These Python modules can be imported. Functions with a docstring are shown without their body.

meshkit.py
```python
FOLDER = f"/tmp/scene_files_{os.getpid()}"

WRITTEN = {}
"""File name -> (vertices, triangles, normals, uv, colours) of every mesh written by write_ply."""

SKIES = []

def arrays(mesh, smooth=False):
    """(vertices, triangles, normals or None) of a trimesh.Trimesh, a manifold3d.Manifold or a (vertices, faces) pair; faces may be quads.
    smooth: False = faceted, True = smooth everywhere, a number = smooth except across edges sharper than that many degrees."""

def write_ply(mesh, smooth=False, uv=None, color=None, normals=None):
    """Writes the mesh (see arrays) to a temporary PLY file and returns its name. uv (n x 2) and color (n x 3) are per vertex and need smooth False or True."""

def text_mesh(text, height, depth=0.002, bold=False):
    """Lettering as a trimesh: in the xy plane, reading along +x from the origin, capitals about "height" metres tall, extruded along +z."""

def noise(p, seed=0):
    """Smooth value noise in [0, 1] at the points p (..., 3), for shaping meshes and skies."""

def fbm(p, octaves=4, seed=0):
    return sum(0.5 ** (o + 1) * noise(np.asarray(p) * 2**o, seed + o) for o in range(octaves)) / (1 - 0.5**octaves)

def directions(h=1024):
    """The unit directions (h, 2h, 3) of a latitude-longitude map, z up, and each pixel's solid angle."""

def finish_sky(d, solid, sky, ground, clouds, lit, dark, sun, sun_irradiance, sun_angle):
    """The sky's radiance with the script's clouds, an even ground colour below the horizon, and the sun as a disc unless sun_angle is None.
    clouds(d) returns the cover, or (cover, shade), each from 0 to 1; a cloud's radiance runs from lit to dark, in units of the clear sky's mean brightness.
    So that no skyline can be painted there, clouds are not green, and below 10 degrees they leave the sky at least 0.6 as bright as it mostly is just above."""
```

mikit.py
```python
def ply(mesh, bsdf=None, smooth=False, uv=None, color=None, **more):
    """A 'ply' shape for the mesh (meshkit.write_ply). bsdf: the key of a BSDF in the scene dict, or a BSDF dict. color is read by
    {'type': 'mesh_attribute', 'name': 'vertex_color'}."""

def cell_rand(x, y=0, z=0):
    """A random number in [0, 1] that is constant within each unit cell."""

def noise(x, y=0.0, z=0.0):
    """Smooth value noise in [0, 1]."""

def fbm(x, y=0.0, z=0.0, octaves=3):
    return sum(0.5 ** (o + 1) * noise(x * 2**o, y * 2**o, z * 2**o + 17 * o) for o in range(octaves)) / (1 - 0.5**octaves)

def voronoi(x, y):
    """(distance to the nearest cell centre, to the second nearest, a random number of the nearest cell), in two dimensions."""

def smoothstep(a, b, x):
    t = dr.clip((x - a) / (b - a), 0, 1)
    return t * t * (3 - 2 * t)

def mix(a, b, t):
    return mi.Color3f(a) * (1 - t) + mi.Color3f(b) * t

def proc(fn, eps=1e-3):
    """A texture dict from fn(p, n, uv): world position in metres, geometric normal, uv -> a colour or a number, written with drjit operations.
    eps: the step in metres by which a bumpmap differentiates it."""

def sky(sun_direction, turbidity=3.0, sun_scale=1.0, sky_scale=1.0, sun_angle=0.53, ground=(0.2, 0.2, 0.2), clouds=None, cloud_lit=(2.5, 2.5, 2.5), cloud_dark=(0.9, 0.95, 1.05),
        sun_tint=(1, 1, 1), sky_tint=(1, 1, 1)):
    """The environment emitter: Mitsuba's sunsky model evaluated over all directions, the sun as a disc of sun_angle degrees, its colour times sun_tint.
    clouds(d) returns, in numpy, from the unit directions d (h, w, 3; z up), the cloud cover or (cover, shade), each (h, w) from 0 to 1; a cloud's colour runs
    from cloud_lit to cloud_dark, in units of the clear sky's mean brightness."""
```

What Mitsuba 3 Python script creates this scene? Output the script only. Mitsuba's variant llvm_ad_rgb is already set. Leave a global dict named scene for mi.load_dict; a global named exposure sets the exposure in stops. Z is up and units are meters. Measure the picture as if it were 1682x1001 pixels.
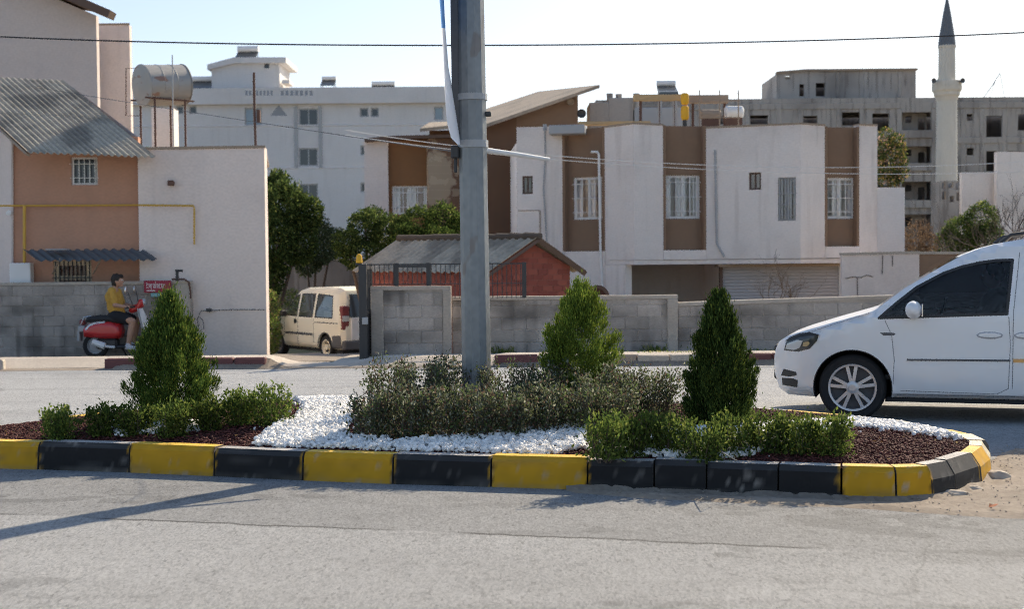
import math, random
import numpy as np, trimesh, mitsuba as mi, mikit, meshkit, drjit as dr
from shapely.geometry import Polygon, Point, LineString, MultiPoint
from shapely import affinity
from scipy.spatial import Delaunay
from mikit import noise, fbm, voronoi, cell_rand, smoothstep, mix

T = mi.ScalarTransform4f
scene, labels = {}, {}
R = np.random.default_rng(7)

# ---------------------------------------------------------------- camera, sky, exposure
F, CX, CY, EYE = 2200.0, 841.0, 500.5, np.array([0.0, 0.0, 1.55])
PITCH, ROLL = math.radians(1.836), math.radians(0.45)
FWD = np.array([0, math.cos(PITCH), -math.sin(PITCH)])
_up0 = np.array([0, math.sin(PITCH), math.cos(PITCH)])
UP = _up0 * math.cos(ROLL) + np.array([1.0, 0, 0]) * math.sin(ROLL)
RIGHT = np.cross(FWD, UP)
scene['camera'] = {'type': 'thinlens', 'fov': math.degrees(2 * math.atan(841 / F)), 'fov_axis': 'x', 'aperture_radius': 0.008, 'focus_distance': 11.0,
                   'near_clip': 0.1, 'far_clip': 3000.0, 'to_world': T().look_at(origin=EYE.tolist(), target=(EYE + FWD).tolist(), up=UP.tolist())}
SUN = np.array([0.60, 0.80, math.tan(math.radians(36))])
scene['sky'] = mikit.sky(SUN, turbidity=3.6, ground=(0.25, 0.24, 0.23), sky_tint=(1.06, 0.965, 0.905), sun_tint=(0.95, 1.0, 1.07))
exposure = 2.55

# ---------------------------------------------------------------- measuring: a photograph point at a known distance or height
def ray(px, py):
    return FWD + RIGHT * (px - CX) / F - UP * (py - CY) / F
def P(px, py, d):
    r = ray(px, py); return EYE + r * d / r[1]
def G(px, py, z=0.0):
    r = ray(px, py); return EYE + r * (z - EYE[2]) / r[2]

# ---------------------------------------------------------------- naming
def numbered(key):
    if key not in scene and key not in labels: return key
    i = 1
    while f'{key}_{i:03d}' in scene or f'{key}_{i:03d}' in labels: i += 1
    return f'{key}_{i:03d}'
def thing(name, label, cat, group=None):
    k = numbered(name); labels[k] = {'label': label, 'category': cat}
    if group: labels[k]['group'] = group
    return k
def put(name, mesh, mat, parent=None, smooth=False, color=None, label=None, kind=None):
    if isinstance(mesh, MB): mesh = mesh.mesh()
    k = numbered(parent + '__' + name if parent else name)
    scene[k] = mikit.ply(mesh, mat, smooth=smooth, color=color)
    e = {}
    if label: e['label'] = label
    if kind: e['kind'] = kind
    if e: labels[k] = e
    return k
def whole(name, mesh, mat, label, cat, group=None, **kw):
    k = put(name, mesh, mat, None, **kw); labels[k] = {'label': label, 'category': cat}
    if group: labels[k]['group'] = group
    return k
def struct(name, mesh, mat, kind='structure', label=None, **kw):
    k = put(name, mesh, mat, **kw); labels[k] = {'kind': kind}
    if label: labels[k]['label'] = label
    return k

# ---------------------------------------------------------------- mesh building
class MB:
    def __init__(s): s.v, s.f, s.n, s.c = [], [], 0, []
    def add(s, v, f, col=None):
        v = np.asarray(v, float); f = np.asarray(f, int)
        if f.ndim == 2 and f.shape[1] == 4: f = np.vstack([f[:, [0, 1, 2]], f[:, [0, 2, 3]]])
        s.v.append(v); s.f.append(f + s.n); s.n += len(v)
        if col is not None: s.c.append(np.broadcast_to(np.asarray(col, float), (len(v), 3)))
        return s
    def tm(s, m): return s.add(m.vertices, m.faces)
    def mesh(s): return trimesh.Trimesh(np.vstack(s.v), np.vstack(s.f), process=False)
    def colors(s): return np.vstack(s.c)
    def quad(s, a, b, c, d): return s.add([a, b, c, d], [[0, 1, 2, 3]])
    def box(s, x0, x1, y0, y1, z0, z1, fr=None, ch=0.0):
        if ch > 0:
            m = trimesh.convex.convex_hull(np.array([[x, y, z] for q in range(3) for x in ((x0, x1) if q == 0 else (x0 + ch, x1 - ch))
                for y in ((y0, y1) if q == 1 else (y0 + ch, y1 - ch)) for z in ((z0, z1) if q == 2 else (z0 + ch, z1 - ch))]))
            v, f = m.vertices, m.faces
        else:
            v = np.array([[x, y, z] for x in (x0, x1) for y in (y0, y1) for z in (z0, z1)], float)
            f = [[0, 1, 3, 2], [4, 6, 7, 5], [0, 4, 5, 1], [2, 3, 7, 6], [0, 2, 6, 4], [1, 5, 7, 3]]
        return s.add(fr.w(v) if fr is not None else v, f)
    def tube(s, pts, r, n=8, cap=True):
        pts = np.asarray(pts, float); m = len(pts); r = np.broadcast_to(r, (m,))
        t = np.gradient(pts, axis=0); t /= np.linalg.norm(t, axis=1, keepdims=True) + 1e-12
        u = np.cross(t[0], [0, 0, 1.0] if abs(t[0][2]) < 0.9 else [1.0, 0, 0]); u /= np.linalg.norm(u)
        vs = []; a = np.arange(n) * 2 * math.pi / n
        for i in range(m):
            u = u - t[i] * (u @ t[i]); u /= np.linalg.norm(u); w = np.cross(t[i], u)
            vs.append(pts[i] + r[i] * (np.cos(a)[:, None] * u + np.sin(a)[:, None] * w))
        f = [[i * n + j, i * n + (j + 1) % n, (i + 1) * n + (j + 1) % n, (i + 1) * n + j] for i in range(m - 1) for j in range(n)]
        v = np.vstack(vs); f = np.array(f); f = np.vstack([f[:, [0, 1, 2]], f[:, [0, 2, 3]]])
        if cap:
            v = np.vstack([v, pts[:1], pts[-1:]])
            f = np.vstack([f, [[(j + 1) % n, j, m * n] for j in range(n)], [[(m - 1) * n + j, (m - 1) * n + (j + 1) % n, m * n + 1] for j in range(n)]])
        return s.add(v, f)
    def prism(s, poly, z0, z1, xf=None):
        for g in getattr(poly, 'geoms', [poly]):
            if g.is_empty or g.area < 1e-7: continue
            m = trimesh.creation.extrude_polygon(g, z1 - z0, engine='earcut'); v = m.vertices + [0, 0, z0]
            s.add(xf(v) if xf else v, m.faces)
        return s
    def lathe(s, prof, n=24, xf=None):
        prof = np.asarray(prof, float); m = len(prof); a = np.arange(n) * 2 * math.pi / n
        v = np.array([[r * math.cos(t), r * math.sin(t), z] for r, z in prof for t in a])
        f = [[i * n + j, i * n + (j + 1) % n, (i + 1) * n + (j + 1) % n, (i + 1) * n + j] for i in range(m - 1) for j in range(n)]
        return s.add(xf(v) if xf else v, f)

class Frame:
    """An upright facade from plan point A to B: local (u along, d outwards to the viewer, z)."""
    def __init__(s, A, B):
        s.A = np.array([A[0], A[1], 0.0]); u = np.array([B[0] - A[0], B[1] - A[1], 0.0]); s.L = np.linalg.norm(u); s.u = u / s.L
        s.n = np.array([s.u[1], -s.u[0], 0.0])
    def w(s, v):
        v = np.asarray(v, float); return s.A + v[:, :1] * s.u + v[:, 1:2] * s.n + v[:, 2:] * np.array([0, 0, 1.0])
    def uz(s, px, py, off=0.0):
        r = ray(px, py); t = ((s.A + s.n * off - EYE) @ s.n) / (r @ s.n); q = EYE + r * t
        return (q - s.A) @ s.u, q[2]
    def rect(s, x0, y0, x1, y1):
        """photo rectangle -> u0, u1, z0, z1"""
        (a, b), (c, d) = s.uz(x0, y1), s.uz(x1, y0); return a, c, b, d
def frame_px(x0, d0, x1, d1, y=430):
    return Frame(P(x0, y, d0)[:2], P(x1, y, d1)[:2])
def facade(mb, fr, outline, holes=(), thick=0.25, d=0.0):
    """wall slab: outline in (u, z), holes [(u0,u1,z0,z1)], outer face at offset d"""
    p = Polygon(outline)
    for h in holes: p = p.difference(Polygon([(h[0], h[2]), (h[1], h[2]), (h[1], h[3]), (h[0], h[3])]))
    return mb.prism(p, d - thick, d, lambda v: fr.w(v[:, [0, 2, 1]]))
def rectpoly(u0, u1, z0, z1): return [(u0, z0), (u1, z0), (u1, z1), (u0, z1)]
def grid_sheet(x0, x1, y0, y1, nx, ny, zf):
    xs, ys = np.linspace(x0, x1, nx), np.linspace(y0, y1, ny); X, Y = np.meshgrid(xs, ys)
    v = np.stack([X.ravel(), Y.ravel(), zf(X.ravel(), Y.ravel())], 1); i = np.arange(nx * ny).reshape(ny, nx)
    return MB().add(v, np.stack([i[:-1, :-1], i[:-1, 1:], i[1:, 1:], i[1:, :-1]], -1).reshape(-1, 4))
def tri_poly(poly, step, extra=None):
    """dense triangulation of a shapely polygon: points (n,2), faces"""
    rings = [poly.exterior, *poly.interiors]; pts = []
    for r in rings:
        n = max(8, int(r.length / step)); pts += [r.interpolate(i / n, normalized=True).coords[0] for i in range(n)]
        pts += list(r.coords)[:-1]
    x0, y0, x1, y1 = poly.bounds; gx, gy = np.meshgrid(np.arange(x0, x1, step), np.arange(y0, y1, step)); gx = gx + (np.arange(len(gx)) % 2)[:, None] * step / 2
    g = np.stack([gx.ravel(), gy.ravel()], 1); inner = poly.buffer(-step * 0.45)
    import shapely
    g = g[shapely.contains_xy(inner, g[:, 0], g[:, 1])] if not inner.is_empty else g[:0]
    p = np.unique(np.round(np.vstack([np.array(pts), g]), 5), axis=0); t = Delaunay(p).simplices; c = p[t].mean(1)
    t = t[shapely.contains_xy(poly, c[:, 0], c[:, 1])]
    a, b, cc = p[t[:, 0]], p[t[:, 1]], p[t[:, 2]]
    ar = (b[:, 0] - a[:, 0]) * (cc[:, 1] - a[:, 1]) - (b[:, 1] - a[:, 1]) * (cc[:, 0] - a[:, 0])
    t[ar < 0] = t[ar < 0][:, ::-1]
    return p, t[np.abs(ar) > 1e-9]

# ---------------------------------------------------------------- materials
def rgb(c): return {'type': 'rgb', 'value': list(c)}
def mat(name, c, rough=0.6, two=True, bump=None, **k):
    b = {'type': 'principled', 'base_color': rgb(c) if isinstance(c, (tuple, list)) else c, 'roughness': rough, **k}
    if bump: b = {'type': 'bumpmap', 'arbitrary': bump[0], 'scale': bump[1], 'bsdf': b}
    scene[name] = {'type': 'twosided', 'bsdf': b} if two else b
    return name
VC = {'type': 'mesh_attribute', 'name': 'vertex_color'}

_l0, _l1 = G(0, 846), G(1682, 915); LX0, LY0, LSL = float(_l0[0]), float(_l0[1]), float((_l1[1] - _l0[1]) / (_l1[0] - _l0[0]))
def asphalt_col(p, n, uv):
    big = fbm(p.x * 0.5, p.y * 0.9, 3.0, 3); grit = noise(p.x * 120, p.y * 42, 1.0); grit2 = noise(p.x * 210, p.y * 80, 5.0); mid = fbm(p.x * 14, p.y * 14, 6.0, 2)
    line = (p.y - LY0) - LSL * (p.x - LX0) + 0.05 * (noise(p.x * 2.0, 0.0, 2.0) - 0.5) + 0.03 * (noise(p.x * 13.0, 0.0, 4.0) - 0.5)
    older = smoothstep(-0.02, 0.02, line) * (1 - smoothstep(2.2, 4.5, line))
    crack = (1 - smoothstep(0.0, 0.038, dr.abs(line))) * smoothstep(0.22, 0.45, noise(p.x * 2.2, 3.0, 9.0))
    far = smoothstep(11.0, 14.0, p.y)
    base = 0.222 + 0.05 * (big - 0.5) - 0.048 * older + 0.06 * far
    v = base * (0.66 + 0.44 * grit + 0.24 * grit2 + 0.14 * (mid - 0.5)) * (1 - 0.7 * crack)
    spots = smoothstep(0.80, 0.86, noise(p.x * 60, p.y * 26, 8.0)); v = v * (1 - 0.25 * spots)
    streak = smoothstep(0.60, 0.8, fbm(p.x * 0.5, p.y * 5.0, 7.0, 2)); v = v * (1 - 0.12 * streak)
    stain = smoothstep(0.66, 0.72, fbm(p.x * 0.8, p.y * 1.6, 21.0, 4)); v = v * (1 - 0.08 * stain)
    va, vb, vr = voronoi(p.x * 0.42 + 0.35 * noise(p.x * 2.0, p.y * 2.0, 1.0), p.y * 0.55 + 0.35 * noise(p.x * 2.0, p.y * 2.0, 4.0))
    hair = (1 - smoothstep(0.0, 0.011, vb - va)) * smoothstep(0.52, 0.6, noise(p.x * 0.6, p.y * 0.8, 33.0)); v = v * (1 - 0.22 * hair)
    oil = smoothstep(0.80, 0.86, noise(p.x * 1.7, p.y * 1.7, 40.0)) * smoothstep(0.4, 0.6, noise(p.x * 9.0, p.y * 9.0, 41.0)); v = v * (1 - 0.22 * oil)
    track = smoothstep(0.15, 0.5, dr.abs(line + 1.15)) ; v = v * (1 + 0.05 * (1 - track))
    return mi.Color3f(v * 0.965, v * 0.985, v * 1.0)
def asphalt_bump(p, n, uv): return noise(p.x * 95, p.y * 80, 1.0) + 0.6 * noise(p.x * 200, p.y * 160, 3.0)
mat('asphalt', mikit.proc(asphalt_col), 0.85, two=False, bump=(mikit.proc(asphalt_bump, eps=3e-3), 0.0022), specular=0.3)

def plaster(c, dirty, amt, scale=1.0, streak=0.5):
    def fn(p, n, uv):
        a = fbm(p.x * 0.9 * scale, p.y * 0.9 * scale, p.z * 0.7 * scale, 4); s = fbm(p.x * 5.0, p.y * 5.0, p.z * 0.35, 3); g = noise(p.x * 30, p.y * 30, p.z * 30)
        t = dr.clip(amt * (smoothstep(0.42, 0.8, a) + streak * smoothstep(0.52, 0.78, s)), 0, 1)
        return mix(c, dirty, t) * (0.94 + 0.12 * g)
    return mikit.proc(fn)
mat('plaster_pinkwhite', plaster((0.69, 0.60, 0.55), (0.54, 0.465, 0.425), 0.5), 0.9)
mat('plaster_peach', plaster((0.47, 0.26, 0.175), (0.39, 0.22, 0.15), 0.5), 0.9)
mat('plaster_mauve', plaster((0.56, 0.49, 0.455), (0.50, 0.44, 0.415), 0.5, 0.4), 0.9)
mat('plaster_white', plaster((0.60, 0.59, 0.585), (0.50, 0.49, 0.485), 0.5, 0.3), 0.9)
mat('plaster_house', plaster((0.72, 0.665, 0.625), (0.50, 0.45, 0.415), 0.5, 0.8, 0.8), 0.9)
mat('plaster_brown', plaster((0.225, 0.145, 0.095), (0.18, 0.115, 0.08), 0.5, 0.8), 0.9)
mat('raw_concrete', plaster((0.37, 0.338, 0.305), (0.20, 0.18, 0.165), 0.85, 0.35, 0.9), 0.95)
def block_tex(c):
    def fn(p, n, uv):
        a = fbm(p.x * 2.2, p.y * 2.2, p.z * 2.6, 4); g = noise(p.x * 55, p.y * 55, p.z * 55); s = fbm(p.x * 4.0, 0.0, p.z * 0.5, 3)
        low = smoothstep(0.5, 0.75, s)
        moss = smoothstep(0.47, 0.68, fbm(p.x * 0.9 + 7.0, p.y * 0.9, p.z * 1.5, 4)); k = (0.62 + 0.76 * a) * (0.86 + 0.28 * g) * (1 - 0.40 * low) * (1 - 0.50 * moss)
        return mi.Color3f(c[0] * k, c[1] * k, c[2] * k)
    return mikit.proc(fn)
for i, c in enumerate([(0.35, 0.31, 0.275), (0.32, 0.285, 0.25), (0.385, 0.34, 0.30)]): mat(f'block_{i}', block_tex(c), 0.95)
mat('mortar', block_tex((0.33, 0.295, 0.26)), 0.95)
def pole_col(p, n, uv):
    a = fbm(p.x * 14, p.y * 14, p.z * 9, 4); b = noise(p.x * 45, p.y * 45, p.z * 30); st = smoothstep(0.56, 0.7, fbm(p.x * 20, p.y * 20, p.z * 1.6, 3)); rust = smoothstep(0.68, 0.74, fbm(p.x * 7, p.y * 7, p.z * 3.0, 3))
    return mix(mix((0.155, 0.17, 0.18), (0.29, 0.305, 0.31), dr.clip(0.7 * a + 0.2 * b + 0.15 * st, 0, 1)), (0.16, 0.12, 0.10), 0.5 * rust)
mat('galvanised', mikit.proc(pole_col), 0.5, metallic=0.35)
def soil_col(p, n, uv):
    a = fbm(p.x * 12, p.y * 12, 0.0, 3); b = noise(p.x * 60, p.y * 60, 2.0); return mix((0.035, 0.012, 0.011), (0.085, 0.030, 0.026), dr.clip(a * 0.7 + b * 0.4, 0, 1))
mat('mulch_soil', mikit.proc(soil_col), 0.95)
def dirt_col(p, n, uv):
    x = 0.8 * p.x + 0.6 * p.y; y = 0.8 * p.y - 0.6 * p.x; w = fbm(x * 5.0, y * 5.0, 9.0, 3); a = fbm(x * 2.0 + w, y * 2.0 - w, 0.0, 4); b = voronoi(x * 45.0, y * 30.0)[2]; return mix((0.135, 0.11, 0.088), (0.29, 0.245, 0.20), dr.clip(a * 0.9 + b * 0.35 - 0.1, 0, 1))
mat('dirt', mikit.proc(dirt_col), 0.95)
def yard_col(p, n, uv):
    a = fbm(p.x * 0.6, p.y * 0.6, 0.0, 4); g = smoothstep(0.45, 0.6, fbm(p.x * 0.35, p.y * 0.35, 5.0, 3))
    return mix(mix((0.20, 0.15, 0.11), (0.33, 0.27, 0.21), a), (0.06, 0.085, 0.03), g * 0.7)
mat('yard_ground', mikit.proc(yard_col), 0.95)
def pave_col(p, n, uv):
    a = fbm(p.x * 1.2, p.y * 1.2, p.z, 4); b = noise(p.x * 40, p.y * 40, p.z * 40); return mix((0.30, 0.255, 0.21), (0.47, 0.42, 0.36), a) * (0.88 + 0.24 * b)
mat('pavement_concrete', mikit.proc(pave_col), 0.95)
mat('kerb_paint', VC, 0.6, specular=0.25)
mat('vertex_matte', VC, 0.8)
scene['leaf'] = {'type': 'principledthin', 'base_color': VC, 'roughness': 0.5, 'diff_trans': 1.0, 'spec_trans': 0.0}
scene['needle'] = {'type': 'principledthin', 'base_color': VC, 'roughness': 0.7, 'diff_trans': 0.55, 'spec_trans': 0.0}
mat('bark', (0.12, 0.085, 0.06), 0.9); mat('twig', (0.11, 0.085, 0.07), 0.9)
mat('white_stone', VC, 0.7)
def sheet_col(p, n, uv):
    a = fbm(p.x * 2.0, p.y * 2.0, p.z * 2.0, 4); b = noise(p.x * 24, p.y * 24, p.z * 24); return mix((0.40, 0.355, 0.29), (0.21, 0.185, 0.155), smoothstep(0.36, 0.72, a)) * (0.85 + 0.3 * b)
mat('fibre_cement', mikit.proc(sheet_col), 0.9)
def rust_col(p, n, uv):
    a = fbm(p.x * 3.0, p.y * 3.0, p.z * 6.0, 4); return mix((0.30, 0.295, 0.285), (0.23, 0.11, 0.07), 0.75 * smoothstep(0.64, 0.72, a))
mat('tank_metal', mikit.proc(rust_col), 0.5, metallic=0.3)
mat('dark_metal', (0.03, 0.03, 0.032), 0.5); mat('rust_metal', (0.11, 0.06, 0.045), 0.8); mat('white_metal', (0.68, 0.68, 0.67), 0.45); mat('grey_metal', (0.33, 0.34, 0.35), 0.45)
mat('gas_yellow', (0.55, 0.33, 0.045), 0.45); mat('kerb_red', (0.115, 0.045, 0.045), 0.8)
mat('wood_dark', (0.07, 0.03, 0.022), 0.7); mat('beam_tan', (0.42, 0.30, 0.16), 0.8); mat('frame_brown', (0.10, 0.06, 0.042), 0.6)
mat('shutter_grey', (0.37, 0.38, 0.41), 0.5); mat('trim_tan', (0.30, 0.235, 0.18), 0.85); mat('dark_hole', (0.02, 0.02, 0.022), 0.9)
mat('roof_tan', plaster((0.34, 0.275, 0.21), (0.22, 0.185, 0.15), 0.8, 1.2), 0.9)
mat('glass_dark', (0.035, 0.042, 0.05), 0.08, specular=0.6); mat('glass_blue', (0.20, 0.27, 0.33), 0.12, specular=0.6); mat('curtain', (0.62, 0.63, 0.64), 0.9)
scene['window_glass'] = {'type': 'thindielectric'}
scene['tint_glass'] = {'type': 'thindielectric', 'int_ior': 1.28, 'specular_transmittance': rgb((0.07, 0.075, 0.085))}
scene['clear_glass'] = {'type': 'thindielectric', 'specular_transmittance': rgb((0.75, 0.82, 0.80))}
for i, c in enumerate([(0.26, 0.070, 0.052), (0.30, 0.086, 0.062), (0.225, 0.060, 0.046)]): mat(f'clay_{i}', c, 0.85)
mat('clay_mortar', (0.25, 0.105, 0.08), 0.95)
mat('seam_grey', (0.20, 0.20, 0.21), 0.7); mat('white_paint', (0.74, 0.735, 0.735), 0.22, clearcoat=0.9, clearcoat_gloss=0.95, specular=0.5); mat('cream_paint', (0.80, 0.745, 0.60), 0.3, clearcoat=0.5, clearcoat_gloss=0.9)
mat('tyre', (0.018, 0.018, 0.019), 0.85); mat('black_plastic', (0.022, 0.022, 0.024), 0.55); mat('grey_plastic', (0.10, 0.10, 0.105), 0.6); mat('alloy', (0.60, 0.60, 0.61), 0.32, metallic=0.45)
mat('chrome', (0.75, 0.75, 0.76), 0.12, metallic=1.0); mat('lamp_dull', (0.42, 0.30, 0.14), 0.2, clearcoat=1.0); mat('lamp_amber', (0.70, 0.36, 0.10), 0.2, clearcoat=1.0); mat('lamp_red', (0.16, 0.012, 0.02), 0.2, clearcoat=1.0)
mat('lens_clear', (0.42, 0.46, 0.50), 0.12, clearcoat=1.0, metallic=0.3)
mat('scooter_red', (0.48, 0.018, 0.02), 0.25, clearcoat=1.0); mat('seat_black', (0.018, 0.018, 0.02), 0.65); mat('skin', (0.42, 0.235, 0.16), 0.6); mat('shirt_yellow', (0.50, 0.28, 0.05), 0.85)
mat('shorts_black', (0.016, 0.016, 0.02), 0.9); mat('hair_dark', (0.02, 0.014, 0.011), 0.7); mat('shoe_white', (0.45, 0.45, 0.48), 0.7); mat('sole_white', (0.6, 0.6, 0.6), 0.7); mat('eye_white', (0.6, 0.58, 0.55), 0.3)
mat('sign_red', (0.27, 0.012, 0.035), 0.5); mat('sign_white', (0.62, 0.55, 0.55), 0.6); mat('sign_teal', (0.18, 0.36, 0.38), 0.5); mat('letter_grey', (0.27, 0.29, 0.32), 0.8)
scene['banner_white'] = {'type': 'principledthin', 'base_color': rgb((0.78, 0.78, 0.80)), 'roughness': 0.7, 'diff_trans': 0.4, 'spec_trans': 0.0}
scene['banner_blue'] = {'type': 'principledthin', 'base_color': rgb((0.16, 0.33, 0.62)), 'roughness': 0.7, 'diff_trans': 0.7, 'spec_trans': 0.0}
mat('signal_yellow', (0.68, 0.36, 0.01), 0.5); mat('hose_black', (0.02, 0.02, 0.02), 0.6); mat('wire_dark', (0.03, 0.03, 0.035), 0.7); mat('wire_white', (0.6, 0.6, 0.6), 0.6)
mat('minaret_stone', plaster((0.60, 0.565, 0.49), (0.48, 0.45, 0.40), 0.6, 0.3), 0.9); mat('lead_grey', (0.115, 0.125, 0.14), 0.6); mat('green_cloth', (0.05, 0.28, 0.17), 0.8)
# ================================================================ ground, road, pavement
import shapely
def ground_z(x, y):
    y = np.asarray(y, float); x = np.asarray(x, float)
    z = np.interp(y, [20.6, 26.0, 33.2, 36.0], [-0.03, -0.26, -0.87, -1.05])
    return z + np.where(y > 21.5, 0.06 * (meshkit.fbm(np.stack([x * 0.5, y * 0.5, 0 * x], -1), 3) - 0.5), 0)
ys = np.concatenate([[-40, 0, 15], np.linspace(20, 60, 60), [80, 120, 200, 400, 900, 1800]])
xs = np.concatenate([[-1500, -400, -120], np.linspace(-40, 40, 81), [120, 400, 1500]])
X, Y = np.meshgrid(xs, ys); v = np.stack([X.ravel(), Y.ravel(), ground_z(X.ravel(), Y.ravel())], 1); i = np.arange(X.size).reshape(X.shape)
struct('ground', MB().add(v, np.stack([i[:-1, :-1], i[:-1, 1:], i[1:, 1:], i[1:, :-1]], -1).reshape(-1, 4)), 'yard_ground', smooth=True)
KY = 19.72                                    # front of the far kerb
struct('road', grid_sheet(-60, 60, -12, KY + 0.06, 41, 21, lambda x, y: 0 * x), 'asphalt')

def jitter_box(mb, c, half, rot=None, ch=0.012):
    m = trimesh.convex.convex_hull(np.array([[sx * (half[0] - (q != 0) * ch), sy * (half[1] - (q != 1) * ch), sz * (half[2] - (q != 2) * ch)] for q in range(3) for sx in (-1, 1) for sy in (-1, 1) for sz in (-1, 1)]))
    v = m.vertices + R.normal(0, ch * 0.22, m.vertices.shape)
    if rot: v = v @ np.array([[math.cos(rot), math.sin(rot), 0], [-math.sin(rot), math.cos(rot), 0], [0, 0, 1]])
    mb.add(v + np.asarray(c), m.faces)

# far pavement: dropped ramp, kerbed stretch before the annex, dirt verge at the gate, kerbed stretch before the long wall
xL, xR = P(437, 600, KY)[0], P(810, 600, KY)[0]
def pave(x, y):                                # surface height of the far roadside strip
    x = np.asarray(x, float); y = np.asarray(y, float)
    t = np.clip((y - KY - 0.15) / 0.5, 0, 1)
    xa = P(160, 600, KY)[0]
    kerbed = np.where(x > xa + 0.25, np.clip((x - xa - 0.25) / 0.1, 0, 1), 0)
    left = kerbed * 0.155 + (1 - kerbed) * (0.02 + 0.13 * t)
    gate = 0.015 + 0.09 * t * np.clip((x - P(560, 600, KY)[0]) / 0.6, 0, 1) + 0.01 * t
    w1 = np.clip((x - xL) / 0.25, 0, 1); w2 = np.clip((x - xR) / 0.2, 0, 1)
    return left * (1 - w1) + w1 * ((1 - w2) * gate + w2 * 0.15)
def pave_bumpy(x, y): return pave(x, y) + 0.012 * (meshkit.fbm(np.stack([x * 2.0, y * 4.0, 0 * x], -1), 3) - 0.5)
xs = np.linspace(-18, 18, 361); ys = np.concatenate([[KY + 0.14], np.linspace(KY + 0.16, KY + 0.7, 8), [KY + 1.1, KY + 1.6, KY + 2.3]])
X, Y = np.meshgrid(xs, ys); Z = pave_bumpy(X, Y); tb = np.clip((Y - KY - 0.7) / 1.6, 0, 1); Z = Z * (1 - tb) + tb * (ground_z(X, Y) + np.where(X > xR - 2.5, 0.12, 0.0)); Z[0] = -0.05
i = np.arange(X.size).reshape(X.shape)
struct('pavement', MB().add(np.stack([X.ravel(), Y.ravel(), Z.ravel()], 1), np.stack([i[:-1, :-1], i[:-1, 1:], i[1:, 1:], i[1:, :-1]], -1).reshape(-1, 4)), 'pavement_concrete', smooth=40)
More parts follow.
